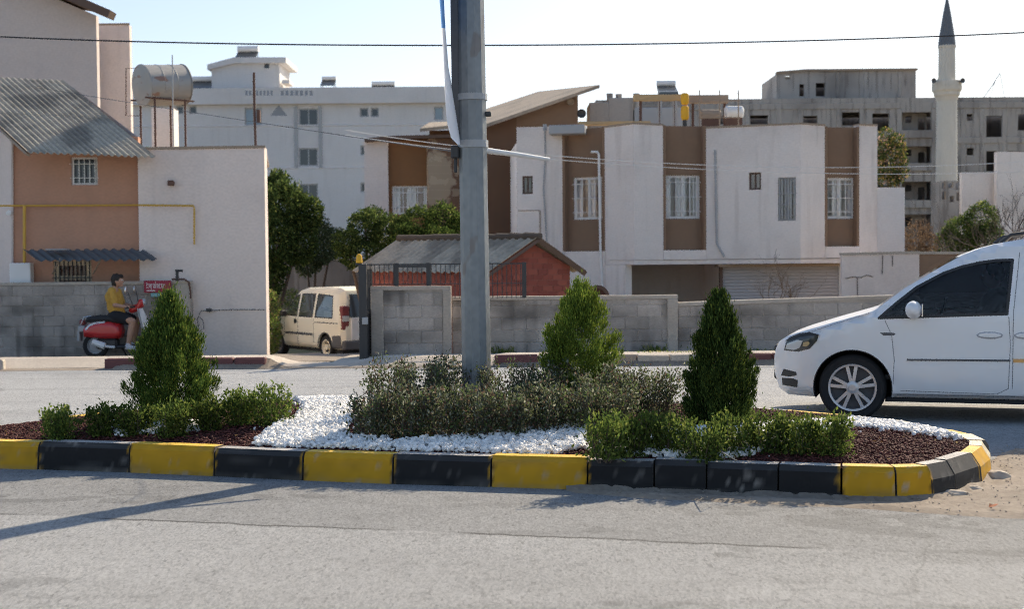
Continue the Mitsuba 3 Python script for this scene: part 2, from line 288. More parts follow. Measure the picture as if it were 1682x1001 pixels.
# ramp skirt between road and low pavement stretches
sk = MB(); Zr = pave(xs, 0 * xs + KY + 0.16)
for a in range(len(xs) - 1): sk.quad([xs[a], KY - 0.12, 0.004], [xs[a + 1], KY - 0.12, 0.004], [xs[a + 1], KY + 0.15, Zr[a + 1] - 0.002], [xs[a], KY + 0.15, Zr[a] - 0.002])
put('ramp_edge', sk, 'dirt', 'pavement')
def far_kerb(px0, px1, cols):
    x0, x1 = P(px0, 600, KY)[0], P(px1, 600, KY)[0]; n = max(1, round((x1 - x0) / 0.52)); w = (x1 - x0) / n
    for k in range(n):
        mb = MB(); jitter_box(mb, [x0 + (k + 0.5) * w, KY + 0.075 + R.normal(0, 0.006), 0.08 + R.normal(0, 0.004)], [w / 2 - 0.006, 0.075, 0.085], ch=0.018)
        put('kerb_stone', mb, cols[k % len(cols)], 'pavement')
far_kerb(-330, 5, ['kerb_red', 'pavement_concrete']); far_kerb(170, 437, ['kerb_red', 'kerb_red'])
far_kerb(812, 885, ['kerb_red', 'pavement_concrete']); far_kerb(885, 1208, ['pavement_concrete', 'pavement_concrete', 'trim_tan']); far_kerb(1208, 1330, ['kerb_red']); far_kerb(1330, 1760, ['pavement_concrete', 'kerb_red'])
# driveway: packed earth sloping down through the gate
dx0, dx1 = P(420, 600, 21)[0], P(606, 600, 21)[0]
def drv(x, y): return ground_z(x, y) + 0.03 + 0.09 * np.clip((20.9 - y) / 0.4, 0, 1) * 0
struct('driveway', grid_sheet(dx0 - 0.6, dx1 + 0.1, KY + 2.2, 36, 20, 60, drv), 'dirt', smooth=True)

# ================================================================ traffic island
front = [(-85, 768, 'Y'), (63, 772, 'K'), (212, 777, 'Y'), (352, 783, 'K'), (497, 790, 'Y'), (645, 796, 'K'), (806, 801, 'Y'), (965, 806, 'K'), (1074, 809, 'K'), (1160, 812, 'K'),
         (1278, 817, 'K'), (1382, 822, 'Y'), (1472, 824, 'Y'), (1532, 821, 'K'), (1571, 812, 'K'), (1612, 797, 'Y'), (1636, 768, 'W')]
pts = [G(x, y)[:2] for x, y, c in front]; cols = [c for _, _, c in front]
KH = 0.21
back_px = [(1623, 727), (1604, 714), (1568, 706), (1480, 689), (1390, 681), (1300, 673), (1200, 666), (1080, 660), (950, 657), (800, 655), (640, 655), (480, 657), (380, 662), (270, 669), (160, 679), (60, 690), (-40, 701), (-130, 716), (-165, 730), (-160, 742), (-128, 754)]
alt = ['W', 'Y', 'W', 'K', 'Y']
pts[-1] = np.array([3.40, 9.48])
back_px = back_px[:17]
for k, (x, y) in enumerate(back_px): pts.append(G(x, y, KH)[:2]); cols.append(alt[k] if k < 5 else 'YK'[k % 2])
pts += [np.array([-4.66, 10.78]), np.array([-4.60, 10.46])]; cols += ['K', 'K']
pts[17] = np.array([3.50, 9.76])
outline = Polygon(pts); cen = np.array(outline.centroid.coords[0])
nP = len(pts); pts = np.array(pts); inner = []
for k in range(nP):
    a, b, c = pts[k - 1], pts[k], pts[(k + 1) % nP]
    t1 = (b - a) / np.linalg.norm(b - a); t2 = (c - b) / np.linalg.norm(c - b); n1 = np.array([-t1[1], t1[0]]); n2 = np.array([-t2[1], t2[0]])
    m = n1 + n2; m /= (m @ n1); inner.append(m)
inner = np.array(inner)
if not outline.buffer(-0.05).contains(Point(*(pts[3] + inner[3] * 0.15))): inner = -inner
prof = [(-0.004, -0.02), (0.0, 0.0), (0.014, 0.172), (0.04, KH), (0.155, KH), (0.155, 0.0)]
prof_nose = [(-0.004, -0.02), (0.0, 0.0), (0.012, 0.12), (0.07, KH), (0.155, KH), (0.155, 0.0)]
PAL = {'Y': ((0.50, 0.265, 0.008), (0.62, 0.40, 0.07)), 'K': ((0.0075, 0.008, 0.010), (0.34, 0.33, 0.32)), 'W': ((0.50, 0.44, 0.30), (0.58, 0.52, 0.40))}
prof_ = prof
def kerb_piece(k):
    a, b = pts[k], pts[(k + 1) % nP]; ma, mb_ = inner[k], inner[(k + 1) % nP]; L = np.linalg.norm(b - a); e = 0.007 / L
    NU = max(6, int(L / 0.022)); us = np.linspace(e, 1 - e, NU); jz, jt = R.normal(0, 0.004), R.normal(0, 0.005); tilt = R.normal(0, 0.006)
    out = MB(); side, top = PAL[cols[k]]; prof = prof_nose if 13 <= k <= 16 else globals()['prof_']
    def pt(u, t, z):
        base = a + (b - a) * u; m = ma * (1 - u) + mb_ * u; return [*(base + m * (t + jt)), z * (1 + tilt * (u - 0.5)) + (jz if z > 0.05 else 0)]
    nb = [PAL[cols[k - 1]], PAL[cols[(k + 1) % nP]]]
    def strip(q0, q1, nv, tone, ti=0):
        V = np.array([[pt(u, q0[0] + (q1[0] - q0[0]) * w, q0[1] + (q1[1] - q0[1]) * w) for u in us] for w in np.linspace(0, 1, nv)]); flat = V.reshape(-1, 3)
        ii = np.arange(len(flat)).reshape(nv, NU); n = meshkit.fbm(flat * 9.0, 4, 5 + k); chip = meshkit.noise(flat * 34.0, 11 + k)
        c = np.array(tone)[None] * (0.78 + 0.44 * n)[:, None]; U = np.tile(us, nv) * L
        for q, dist_ in ((0, U), (1, L - U)):
            bl = np.clip((0.012 + 0.05 * (meshkit.noise(flat * 23.0, 40 + k) - 0.45) - dist_) / 0.012, 0, 1)[:, None] * 0.8; c = c * (1 - bl) + np.array(nb[q][ti])[None] * bl
        scuff = (np.clip((meshkit.fbm(flat * np.array([2.5, 2.5, 26.0]), 3, 60 + k) - 0.60) * 7, 0, 1) * 0.35)[:, None]; c = c * (1 - scuff) + np.array([0.10, 0.095, 0.09]) * scuff
        wear = np.clip((chip - 0.74) * 6, 0, 1)[:, None] * np.clip(meshkit.noise(flat * 5.0, 3 + k) * 2.6 - 0.7, 0, 1)[:, None] * 0.6; c = c * (1 - wear) + np.array([0.36, 0.33, 0.30]) * wear
        low = (np.clip(1 - flat[:, 2] / 0.04, 0, 1) * np.clip(n * 2 - 0.5, 0, 1) * 0.35)[:, None]; c = c * (1 - low) + np.array([0.25, 0.21, 0.17]) * low
        out.add(flat, np.stack([ii[:-1, :-1], ii[:-1, 1:], ii[1:, 1:], ii[1:, :-1]], -1).reshape(-1, 4), c)
    strip(prof[0], prof[1], 2, side); strip(prof[1], prof[2], 5, side); strip(prof[2], prof[3], 3, [s * 0.92 + t * 0.08 for s, t in zip(side, top)]); strip(prof[3], prof[4], 4, top, 1); strip(prof[4], prof[5], 2, side)
    for u in (us[0], us[-1]):
        cap = [pt(u, t, z) for t, z in prof]; out.add(cap, [[0, 1, 2], [0, 2, 3], [0, 3, 4], [0, 4, 5]], [0.12, 0.11, 0.10])
    return out
# inside fill
fill = Polygon(pts + inner * 0.15)
def island_z(x, y):
    sh = np.array([fill.exterior.distance(Point(a, b)) for a, b in zip(np.ravel(x), np.ravel(y))])
    return 0.185 + 0.10 * (1 - (1 - np.clip(sh / 1.1, 0, 1)) ** 2)
q, t = tri_poly(fill, 0.10)
z = island_z(q[:, 0], q[:, 1]) + 0.02 * (meshkit.fbm(np.c_[q * 6, q[:, :1] * 0], 3) - 0.5)
struct('traffic_island', MB().add(np.c_[q, z], t), 'mulch_soil', smooth=True)
for k in range(nP):
    m = kerb_piece(k); put('kerb_stone', m, 'kerb_paint', 'traffic_island', color=m.colors())
def pxpoly(p, z=0.275): return Polygon([G(x, y, z)[:2] for x, y in p]).buffer(0)
gravel_areas = [pxpoly([(408, 730), (415, 716), (450, 703), (486, 692), (499, 674), (482, 660), (500, 656), (562, 655), (604, 670), (586, 690), (566, 712), (640, 719), (760, 717), (900, 710), (963, 707), (966, 727), (880, 734), (800, 743), (560, 742), (420, 736)]),
                pxpoly([(1395, 693), (1470, 691), (1540, 698), (1580, 706), (1572, 711), (1500, 709), (1395, 706)]),
                pxpoly([(985, 724), (1040, 716), (1400, 697), (1400, 708), (1330, 726), (1240, 736), (1150, 741), (1030, 744), (990, 738)]),
                pxpoly([(185, 699), (330, 697), (330, 704), (190, 707)])]
gravel_union = shapely.union_all(gravel_areas).intersection(fill.buffer(-0.03))
def scatter(poly, n):
    x0, y0, x1, y1 = poly.bounds; p = R.uniform([x0, y0], [x1, y1], (int(n * (x1 - x0) * (y1 - y0)), 2)); return p[shapely.contains_xy(poly, p[:, 0], p[:, 1])]
def pebbles(p, z, size, flat, base, var, jit=0.25, shapes=8, wide=0.0):
    """one mesh of irregular stones or chips"""
    ico = trimesh.creation.icosahedron(); mb = MB(); bank = [ico.vertices * R.uniform(1 - jit, 1 + jit, ico.vertices.shape) for _ in range(shapes)]
    n = len(p); V = np.empty((n, 12, 3)); C = np.empty((n, 12, 3))
    for k in range(n):
        s = size * R.uniform(0.65 - wide * .6, 1.35 + wide); b = bank[R.integers(shapes)] * np.array([s, s * R.uniform(0.55, 1.0), s * flat * R.uniform(0.7, 1.2)]); a = R.uniform(0, 6.28); tl = R.uniform(-0.6, 0.6)
        ca, sa, ct, st = math.cos(a), math.sin(a), math.cos(tl), math.sin(tl)
        b = b @ np.array([[ct, 0, st], [0, 1, 0], [-st, 0, ct]]) @ np.array([[ca, sa, 0], [-sa, ca, 0], [0, 0, 1]])
        V[k] = b + [p[k, 0], p[k, 1], z[k]]; C[k] = np.array(base) * R.uniform(1 - var, 1 + var * 0.6)
    Fc = (ico.faces[None] + np.arange(n)[:, None, None] * 12).reshape(-1, 3)
    return mb.add(V.reshape(-1, 3), Fc, C.reshape(-1, 3))
stray = scatter(gravel_union.buffer(0.16).difference(gravel_union).intersection(fill.buffer(-.02)), 30)
p = np.vstack([scatter(gravel_union, 2300), scatter(gravel_union, 1200), stray]); z = island_z(p[:, 0], p[:, 1]) + 0.015 + R.uniform(0, 0.03, len(p))
m = pebbles(p, z, 0.0165, 0.8, (0.76, 0.75, 0.73), 0.24, wide=0.35); k = struct('white_gravel', m, 'white_stone', kind='stuff', color=m.colors(), label='bright white decorative stones swirling across the traffic island'); labels[k]['category'] = 'gravel'
p = scatter(fill.difference(gravel_union.buffer(-0.02)), 3400); z = island_z(p[:, 0], p[:, 1]) + R.uniform(0, 0.022, len(p))
m = pebbles(p, z, 0.0082, 0.6, (0.095, 0.024, 0.020), 0.6, 0.35, wide=0.3); k = struct('red_mulch', m, 'vertex_matte', kind='stuff', color=m.colors(), label='dark red mulch chips covering the traffic island bed'); labels[k]['category'] = 'mulch'

# ---- sand and rubble washed up round the nose of the island
nose = Polygon([G(x, y)[:2] for x, y in [(930, 803), (930, 812), (1050, 822), (1180, 829), (1300, 834), (1420, 840), (1540, 848), (1640, 856), (1800, 858), (1800, 745), (1660, 735), (1630, 745), (1560, 800), (1400, 815)]])
nose = nose.difference(outline.buffer(-0.02))
q, t = tri_poly(nose.buffer(0), 0.035)
dist = np.array([outline.distance(Point(*a)) for a in q]); edge = np.array([nose.exterior.distance(Point(*a)) for a in q]); near = np.array([outline.exterior.distance(Point(*a)) for a in q])
e2 = np.minimum(edge + np.where(near < 0.03, 1, 0), 1)
nz = meshkit.fbm(np.c_[q @ np.array([[.8, -.6], [.6, .8]]) * 4.3 + meshkit.fbm(np.c_[q * 3, 0 * q[:, :1]], 3, 8)[:, None], 0 * q[:, :1]], 5)
z = -0.012 + np.clip(e2 / 0.16, 0, 1) * (0.019 + 0.022 * nz) + 0.03 * np.clip(1 - dist / 0.12, 0, 1) * nz
struct('dirt', MB().add(np.c_[q, z], t), 'dirt', smooth=True)
p = scatter(nose, 110)
m = pebbles(p, np.full(len(p), 0.022), 0.006, 0.7, (0.27, 0.235, 0.20), 0.3); k = struct('loose_grit', m, 'vertex_matte', kind='stuff', color=m.colors(), label='loose grit and pebbles on the dirt round the island nose'); labels[k]['category'] = 'grit'
def rock(px, py, sx, sy, sz, label, col='plaster_pinkwhite', zb=0.01):
    b = trimesh.creation.icosphere(subdivisions=3); v = b.vertices * (1 + 0.5 * (meshkit.fbm(b.vertices * 1.6 + px, 3)[:, None] - 0.5)); v = v * [sx, sy, sz]; c = G(px, py)
    whole('rock', MB().add(v + [c[0], c[1], zb], b.faces), col, label, 'rock', smooth=50)
rock(1640, 788, 0.085, 0.06, 0.055, 'pale broken stone lying right of the yellow kerb nose', 'pavement_concrete')
rock(1565, 815, 0.11, 0.045, 0.03, 'flat pale mortar lump under the black kerb blocks of the nose', 'pavement_concrete')
rock(1598, 806, 0.06, 0.03, 0.022, 'small pale mortar crumb beside the yellow kerb nose block', 'pavement_concrete')
# fallen leaf
lf = MB(); c = G(1632, 842); lp = np.array([[0, 0, 0.03], [0.03, 0.018, 0.042], [0.06, 0.0, 0.05], [0.03, -0.02, 0.038], [0.015, 0.03, 0.05], [0.05, 0.03, 0.045]]); lf.add(lp + [c[0] - 0.03, c[1], 0], [[0, 1, 3], [1, 2, 3], [0, 4, 1], [1, 5, 2]])
mat('dead_leaf', (0.36, 0.12, 0.05), 0.8); whole('fallen_leaf', lf, 'dead_leaf', 'curled orange dead leaf lying on the dirt right of the island', 'leaf')
# ================================================================ plants
def unit(v): return v / (np.linalg.norm(v, axis=-1, keepdims=True) + 1e-9)
def leaves(c, d, ln, wd, col, fold=0.25):
    """c centres, d directions (n,3), ln/wd (n,), col (n,3): folded diamond leaves as one mesh"""
    n = len(c); d = unit(d); s = unit(np.cross(d, unit(R.normal(0, 1, (n, 3))))); up = np.cross(s, d); ln = np.broadcast_to(ln, n)[:, None]; wd = np.broadcast_to(wd, n)[:, None]
    V = np.stack([c, c + d * ln * 0.45 + s * wd * 0.5 + up * wd * fold, c + d * ln, c + d * ln * 0.45 - s * wd * 0.5 + up * wd * fold], 1)
    f = np.array([[0, 1, 2], [0, 2, 3]])[None] + np.arange(n)[:, None, None] * 4
    return MB().add(V.reshape(-1, 3), f.reshape(-1, 3), np.repeat(col, 4, 0))
def colmix(n, cols, w=None, var=0.25):
    cols = np.array(cols) * 1.5; k = R.choice(len(cols), n, p=w); return np.clip(cols[k] * R.uniform(1 - var, 1 + var, (n, 1)), 0, 1)
def bush(base, rad, h, nst, nl, size, cols, w, stemcol='twig', spread=0.75, low=0.02):
    """upright twiggy shrub: stems and leaf mesh"""
    base = np.asarray(base, float); st = MB(); C, D = [], []
    for k in range(nst):
        a = R.uniform(0, 2 * math.pi); r0 = rad * 0.35 * math.sqrt(R.uniform()); r1 = rad * (0.25 + spread * math.sqrt(R.uniform())); hh = h * R.uniform(0.72, 1.06) * (1 - 0.22 * (r1 / rad) ** 2)
        b = base + [r0 * math.cos(a), r0 * math.sin(a), -0.02]; e = base + [r1 * math.cos(a), r1 * math.sin(a), hh]; mid = (b + e) / 2 + R.normal(0, rad * 0.10, 3) + [0.1 * rad * math.cos(a), 0.1 * rad * math.sin(a), 0]
        ts = np.linspace(0, 1, 5)[:, None]; path = (1 - ts) ** 2 * b + 2 * ts * (1 - ts) * mid + ts ** 2 * e
        st.tube(path, np.linspace(0.0034, 0.0012, 5), 4, cap=False)
        m = max(6, int(nl / nst * R.uniform(0.7, 1.3))); t = R.uniform(low, 1.0, m) ** 0.8; tt = t[:, None]
        c = (1 - tt) ** 2 * b + 2 * tt * (1 - tt) * mid + tt ** 2 * e + R.normal(0, 1, (m, 3)) * (0.020 + 0.035 * (1 - t[:, None])) * (rad / 0.16)
        dd = unit(e - b) * 0.8 + R.normal(0, 0.75, (m, 3)) + [0, 0, 0.25]; C.append(c); D.append(dd)
    C, D = np.vstack(C), np.vstack(D); n = len(C); C[:, 2] = np.maximum(C[:, 2], base[2] + 0.01)
    col = colmix(n, cols, w); tip = np.clip((C[:, 2] - base[2]) / h, 0, 1) ** 3
    return st, leaves(C, D, size * R.uniform(0.7, 1.3, n), size * 0.5 * R.uniform(0.7, 1.2, n), col)
BOX = [(0.060, 0.090, 0.022), (0.095, 0.125, 0.028), (0.035, 0.058, 0.018), (0.15, 0.17, 0.045)]; BW = [0.4, 0.3, 0.2, 0.1]
def boxwood(px, py, d_off, rad, h, label, group=None, tone=1.0, n=1500):
    g = G(px, py, 0.25); x, y = g[0], g[1] + d_off; zb = float(island_z([x], [y])[0])
    t = thing('boxwood_bush', label, 'bush', group); st, lf = bush([x, y, zb], rad, h, 22, n, 0.034, np.array(BOX) * tone, BW)
    put('stem', st, 'twig', t); put('foliage', lf, 'leaf', t, color=lf.colors())
GL, GR = 'low green bushes round the left conifer', 'low green bushes round the right conifer'
for px, py, do, r, h, lab, tn in [(100, 712, 0, .155, .26, 'low green boxwood bush at the far left end of the island bed', 1.15), (163, 713, 0.1, .15, .25, 'second low green bush from the left end of the island bed', .8),
        (222, 712, 0.05, .14, .25, 'low green bush just left of the trunk of the left conifer', .85), (280, 712, -0.02, .16, .27, 'low green bush directly in front of the left conifer', 1.0),
        (338, 711, 0.1, .13, .27, 'low dark bush at the right foot of the left conifer', .8), (384, 710, 0.25, .14, .31, 'taller light green bush, second from the white gravel swirl', 1.2), (441, 708, 0.15, .17, .32, 'full light green bush right beside the white gravel swirl', 1.2)]:
    boxwood(px, py, do, r, h, lab, GL, tn)
for px, py, do, r, h, lab, tn in [(990, 746, 0, .16, .33, 'full green bush leftmost of the row before the right conifer', 1.15), (1045, 742, 0.10, .165, .31, 'green bush second from the left before the right conifer', .9), (1100, 741, 0.12, .165, .30, 'green bush with gravel at its foot, left of the right conifer', .95),
        (1152, 746, 0.05, .16, .27, 'low sprawling bush on the kerb edge before the right conifer', 1.0), (1205, 743, 0.08, .155, .28, 'green bush just right of the middle of the right conifer', 1.0), (1262, 742, 0.08, .155, .29, 'green bush third from the right end of the right hand row', .9), (1312, 742, 0.03, .15, .28, 'green bush second from the right end of the right hand row', .95),
        (1362, 742, 0.0, .155, .29, 'dense rounded green bush rightmost of the row by bare red mulch', 1.1)]:
    boxwood(px, py, do, r, h, lab, GR, tn)
# brownish shrubs in the middle
BRN = [(0.074, 0.085, 0.046), (0.060, 0.073, 0.054), (0.080, 0.056, 0.044), (0.20, 0.21, 0.16), (0.066, 0.096, 0.036), (0.11, 0.08, 0.06)]; BRW = [0.30, 0.25, 0.12, 0.13, 0.15, 0.05]
labs = ['brownish green shrub at the left end of the middle clump beside the white gravel', 'brownish shrub in the front row, second from the white gravel swirl', 'brownish shrub in the front row just left of the lamp post', 'brownish shrub directly before the foot of the lamp post', 'brownish shrub in the front row just right of the lamp post', 'brownish shrub in the front row, left of the bright green bush', 'front brownish shrub behind the leftmost bright green bush']
rows = [(618, 712, .21, .46, labs[0]), (672, 714, .2, .50, labs[1]), (730, 714, .2, .52, labs[2]), (782, 714, .2, .46, labs[3]), (838, 713, .2, .46, labs[4]), (893, 711, .2, .46, labs[5]), (945, 709, .2, .45, labs[6])]
back = [(640, 690, .22, .58, 'tall brownish green shrub at the back left of the middle clump'), (700, 690, .24, .60, 'tall brownish shrub at the back, left of the lamp post'), (738, 680, .2, .55, 'brownish shrub behind and left of the lamp post foot'), (835, 684, .22, .56, 'brownish shrub at the back, just right of the lamp post'), (888, 690, .22, .52, 'brownish shrub at the back, left below the lime green conifer'),
        (925, 680, .2, .52, 'brownish shrub at the left foot of the lime green conifer'), (985, 690, .22, .54, 'brownish shrub at the right foot of the lime green conifer'), (1035, 690, .22, .52, 'sparse brownish shrub midway between the two right conifers'), (1082, 690, .2, .52, 'brownish shrub at the right end of the clump by the dark conifer'), (1010, 705, .2, .42, 'brownish shrub behind the second bright green bush')]
for px, py, r, h, lab in rows + back:
    g = G(px, py, 0.28); zb = float(island_z([g[0]], [g[1]])[0]); t = thing('brown_shrub', lab, 'shrub', 'brownish shrubs round the lamp post')
    st, lf = bush([g[0], g[1], zb], r * .95, h * .87, 20, 2300, 0.031, BRN, BRW, low=0.02, spread=0.8); put('stem', st, 'twig', t); put('foliage', lf, 'leaf', t, color=lf.colors())

def conifer(px, py, top_py, wid, label, cols, w, prof, nl, lobes, dens, d=None):
    g = G(px, py, 0.28); s = F / g[1]; h = (py - top_py) / s; rad = wid / 2 / s; zb = float(island_z([g[0]], [g[1]])[0]); base = np.array([g[0], g[1], zb])
    t = thing('conifer', label, 'conifer'); tr = MB().tube([base - [0, 0, .03], base + [0.005, 0, h * 0.4], base + [-0.005, 0.0, h * 0.8]], [0.018, 0.012, 0.004], 7); C, D, L = [], [], []
    zs, rs = np.array(prof).T
    for k in range(lobes):
        f = R.uniform(0.0, 0.93) ** 1.15; a = R.uniform(0, 2 * math.pi); r = rad * np.interp(min(1, f + 0.07), zs, rs) * R.uniform(0.72, 1.08)
        b = base + [0.2 * r * math.cos(a), 0.2 * r * math.sin(a), max(0.02, h * (f - 0.10))]; e = base + [r * math.cos(a), r * math.sin(a), h * f + h * R.uniform(0.04, 0.11)]
        if f < 0.6 and k % 2: tr.tube([base + [0, 0, max(0.03, h * (f - 0.12))], b, (b + e) / 2], [0.005, 0.004, 0.002], 4, cap=False)
        m = int(nl / lobes * R.uniform(0.7, 1.3)); tt = R.uniform(0.35, 1.0, m)[:, None]
        bend = np.array([0, 0, h * 0.05]); c = b + (e - b) * tt + bend * tt ** 2; sg = (0.12 + 0.5 * np.sin(np.clip(tt, 0, 1) * math.pi)) * rad * 0.20
        c = c + R.normal(0, 1, (m, 3)) * sg * [1, 1, 1.4]; C.append(c); D.append(unit(e - b) * [0.6, 0.6, 1] + [0, 0, 0.8] + R.normal(0, 0.26, (m, 3))); L.append(np.full(m, R.uniform(0.75, 1.25)) * R.uniform(0.8, 1.2, m))
    m = int(nl * 0.06); f = R.uniform(0.82, 1.0, m); C.append(base + np.c_[R.normal(0, rad * 0.05, m), R.normal(0, rad * 0.05, m), h * f]); D.append(np.tile([0, 0, 1.0], (m, 1)) + R.normal(0, 0.25, (m, 3))); L.append(np.ones(m))
    C, D, L = np.vstack(C), np.vstack(D), np.concatenate(L); n = len(C); C[:, 2] = np.maximum(C[:, 2], zb + 0.02)
    col = colmix(n, cols, w, 0.2) * L[:, None]; lf = leaves(C, D, 0.034 * R.uniform(0.6, 1.3, n), 0.0085 * R.uniform(0.7, 1.3, n), np.clip(col, 0, 1), 0.1)
    put('trunk', tr, 'bark', t); put('foliage', lf, 'needle', t, color=lf.colors())
conifer(282, 690, 494, 146, 'mid green conifer with a forked tip at the left end of the island', [(0.048, 0.080, 0.018), (0.075, 0.112, 0.022), (0.028, 0.050, 0.015), (0.165, 0.18, 0.036)], [.42, .3, .18, .1], [(0, .72), (.08, .9), (.25, 1), (.45, .93), (.62, .70), (.8, .38), (.92, .18), (1, .06)], 46000, 130, 1)
conifer(956, 676, 472, 130, 'lime green sparse conifer with a visible trunk behind the middle shrubs', [(0.11, 0.15, 0.024), (0.08, 0.12, 0.022), (0.18, 0.21, 0.038), (0.055, 0.085, 0.022)], [.4, .3, .18, .12], [(0, .75), (.1, .92), (.35, 1), (.58, .92), (.78, .60), (.9, .32), (1, .08)], 36000, 90, 1)
conifer(1181, 706, 492, 122, 'dense dark green conifer at the right end of the island', [(0.028, 0.046, 0.013), (0.044, 0.066, 0.016), (0.018, 0.032, 0.011), (0.085, 0.105, 0.02)], [.45, .27, .2, .08], [(0, .8), (.1, .97), (.32, 1), (.5, .9), (.68, .66), (.85, .36), (1, .06)], 48000, 130, 1)
# dead leaves and twigs blown over the bed
p = scatter(fill.buffer(-.05), 16); zz_ = island_z(p[:, 0], p[:, 1]) + .03; lf = leaves(np.c_[p, zz_], np.c_[R.normal(0, 1, (len(p), 2)), R.normal(0, .2, len(p))], .03 * R.uniform(.6, 1.4, len(p)), .014, colmix(len(p), [(0.16, 0.10, 0.05), (0.10, 0.06, 0.035), (0.20, 0.16, 0.08)]))
k = struct('leaf_litter', lf, 'leaf', kind='stuff', color=lf.colors(), label='dead leaves scattered over the mulch and gravel of the island'); labels[k]['category'] = 'leaves'
# dripper hose and a trailing twig on the kerb edge
hs = MB(); hp = [(1128, 735), (1140, 738), (1158, 728), (1174, 730), (1182, 741), (1200, 752), (1210, 757)]
hs.tube([G(x, y, 0.25 + 0.02 * (k % 3)) for k, (x, y) in enumerate(hp)], 0.004, 6); whole('drip_hose', hs, 'galvanised', 'thin grey drip hose lying across the island edge before the dark conifer', 'hose')
wd = MB(); g0 = G(1190, 752, 0.22); C = g0 + R.normal(0, 1, (60, 3)) * [0.07, 0.05, 0.015] + [0, 0, 0.02]; lf = leaves(C, R.normal(0, 1, (60, 3)), 0.04, 0.008, colmix(60, [(0.07, 0.12, 0.03), (0.2, 0.17, 0.09)], [.6, .4])); k = whole('weed_tuft', lf, 'leaf', 'small weed tuft straggling over the black kerb before the dark conifer', 'weed', color=lf.colors()); labels[k]['kind'] = 'stuff'

# ================================================================ lamp post with banner
pb = G(783, 690, 0.25); px0, pyd, pz = pb[0], 11.15, 0.2
t = thing('lamp_post', 'grey galvanised street lamp post rising from the traffic island', 'lamp post')
def pole_at(py): return P(783 - 10 * (620 - py) / 620, py, pyd)
base = pole_at(640); top = pole_at(-600); ax = (top - base) / np.linalg.norm(top - base); zb = float(island_z([base[0]], [pyd])[0]) - 0.03; base = base + ax * (zb - base[2]) / ax[2]; H = 7.6; top = base + ax * H
n = 12; prof = [(0.128, 0), (0.128, 0.02), (0.124, 0.3), (0.118, 2.6), (0.096, H)]
pole = MB(); u = unit(np.cross(ax, [0, 1.0, 0])); w = np.cross(ax, u)
for (r0, z0), (r1, z1) in zip(prof[:-1], prof[1:]):
    for k in range(n):
        a0, a1 = [(k + q + 0.5) * 2 * math.pi / n for q in (0, 1)]; e = lambda r, a, z: base + ax * z + r * (math.cos(a) * u + math.sin(a) * w)
        pole.quad(e(r0, a0, z0), e(r0, a1, z0), e(r1, a1, z1), e(r1, a0, z1))
pole.add([base + ax * H, *[base + ax * H + 0.096 * (math.cos(k * math.pi / 6) * u + math.sin(k * math.pi / 6) * w) for k in range(12)]], [[0, k + 1, (k + 1) % 12 + 1] for k in range(12)])
put('pole', pole, 'galvanised', t)
def zpole(py): return (pole_at(py)[2] - base[2]) / ax[2]
def band(py, hh, r):
    z = zpole(py); put('clamp_band', MB().lathe([(r - .012, -hh), (r, -hh), (r, hh), (r - .012, hh)], 24, lambda v: base + ax * z + v[:, :1] * u + v[:, 1:2] * w + v[:, 2:] * ax), 'grey_metal', t)
band(160, 0.026, 0.127); band(237, 0.03, 0.127)
rt = np.array([1.0, 0, 0])
# dark cable duct strapped to the left flank, clamp block below it
def bar(mb, a, b, hw, hd):
    a, b = np.asarray(a), np.asarray(b); t_ = unit(b - a); s = unit(np.cross(t_, [0, 1.0, 0])); q = np.cross(s, t_)
    v = [e + sx * hw * s + sy * hd * q for e in (a, b) for sx, sy in ((-1, -1), (1, -1), (1, 1), (-1, 1))]
    return mb.add(v, [[0, 3, 2, 1], [4, 5, 6, 7], [0, 1, 5, 4], [1, 2, 6, 5], [2, 3, 7, 6], [3, 0, 4, 7]])
mb = MB(); bar(mb, base + ax * zpole(232) - rt * 0.138, base + ax * (H - 2.5) - rt * 0.132, 0.03, 0.045); put('cable_duct', mb, 'grey_plastic', t)
mb = MB(); c = base + ax * zpole(252) - rt * 0.145; mb.box(c[0] - .036, c[0] + .03, c[1] - .08, c[1] + .03, c[2] - .045, c[2] + .06, ch=0.01); mb.box(c[0] - .012, c[0] + .012, c[1] - .05, c[1] - .02, c[2] - .16, c[2] - .04, ch=0.004); put('bracket', mb, 'dark_metal', t)
mb = MB(); c = base + ax * zpole(188) + rt * 0.125; mb.box(c[0] - .02, c[0] + .03, c[1] - .05, c[1] + .0, c[2] - .02, c[2] + .02, ch=0.006); put('bolt', mb, 'dark_metal', t)
mb = MB(); mb.tube([P(796, 247, pyd), P(850, 254, pyd + 0.12), P(902, 262, pyd + 0.25)], [0.026, 0.021, 0.017], 12); put('banner_rod', mb, 'white_metal', t)
mb = MB(); z1 = base + ax * zpole(-560); mb.tube([z1, z1 - rt * 0.32 - [0, .1, 0]], 0.02, 10); put('banner_rod', mb, 'white_metal', t)
mb = MB(); mb.tube([top - ax * .2, top + [0, -.5, .35], top + [0, -1.3, .5]], [0.05, 0.045, 0.04], 10); put('lamp_arm', mb, 'galvanised', t)
mb = MB(); c = top + [0, -1.55, .52]; mb.box(c[0] - .14, c[0] + .14, c[1] - .33, c[1] + .33, c[2] - .05, c[2] + .07, ch=0.04); put('lamp_head', mb, 'grey_metal', t)
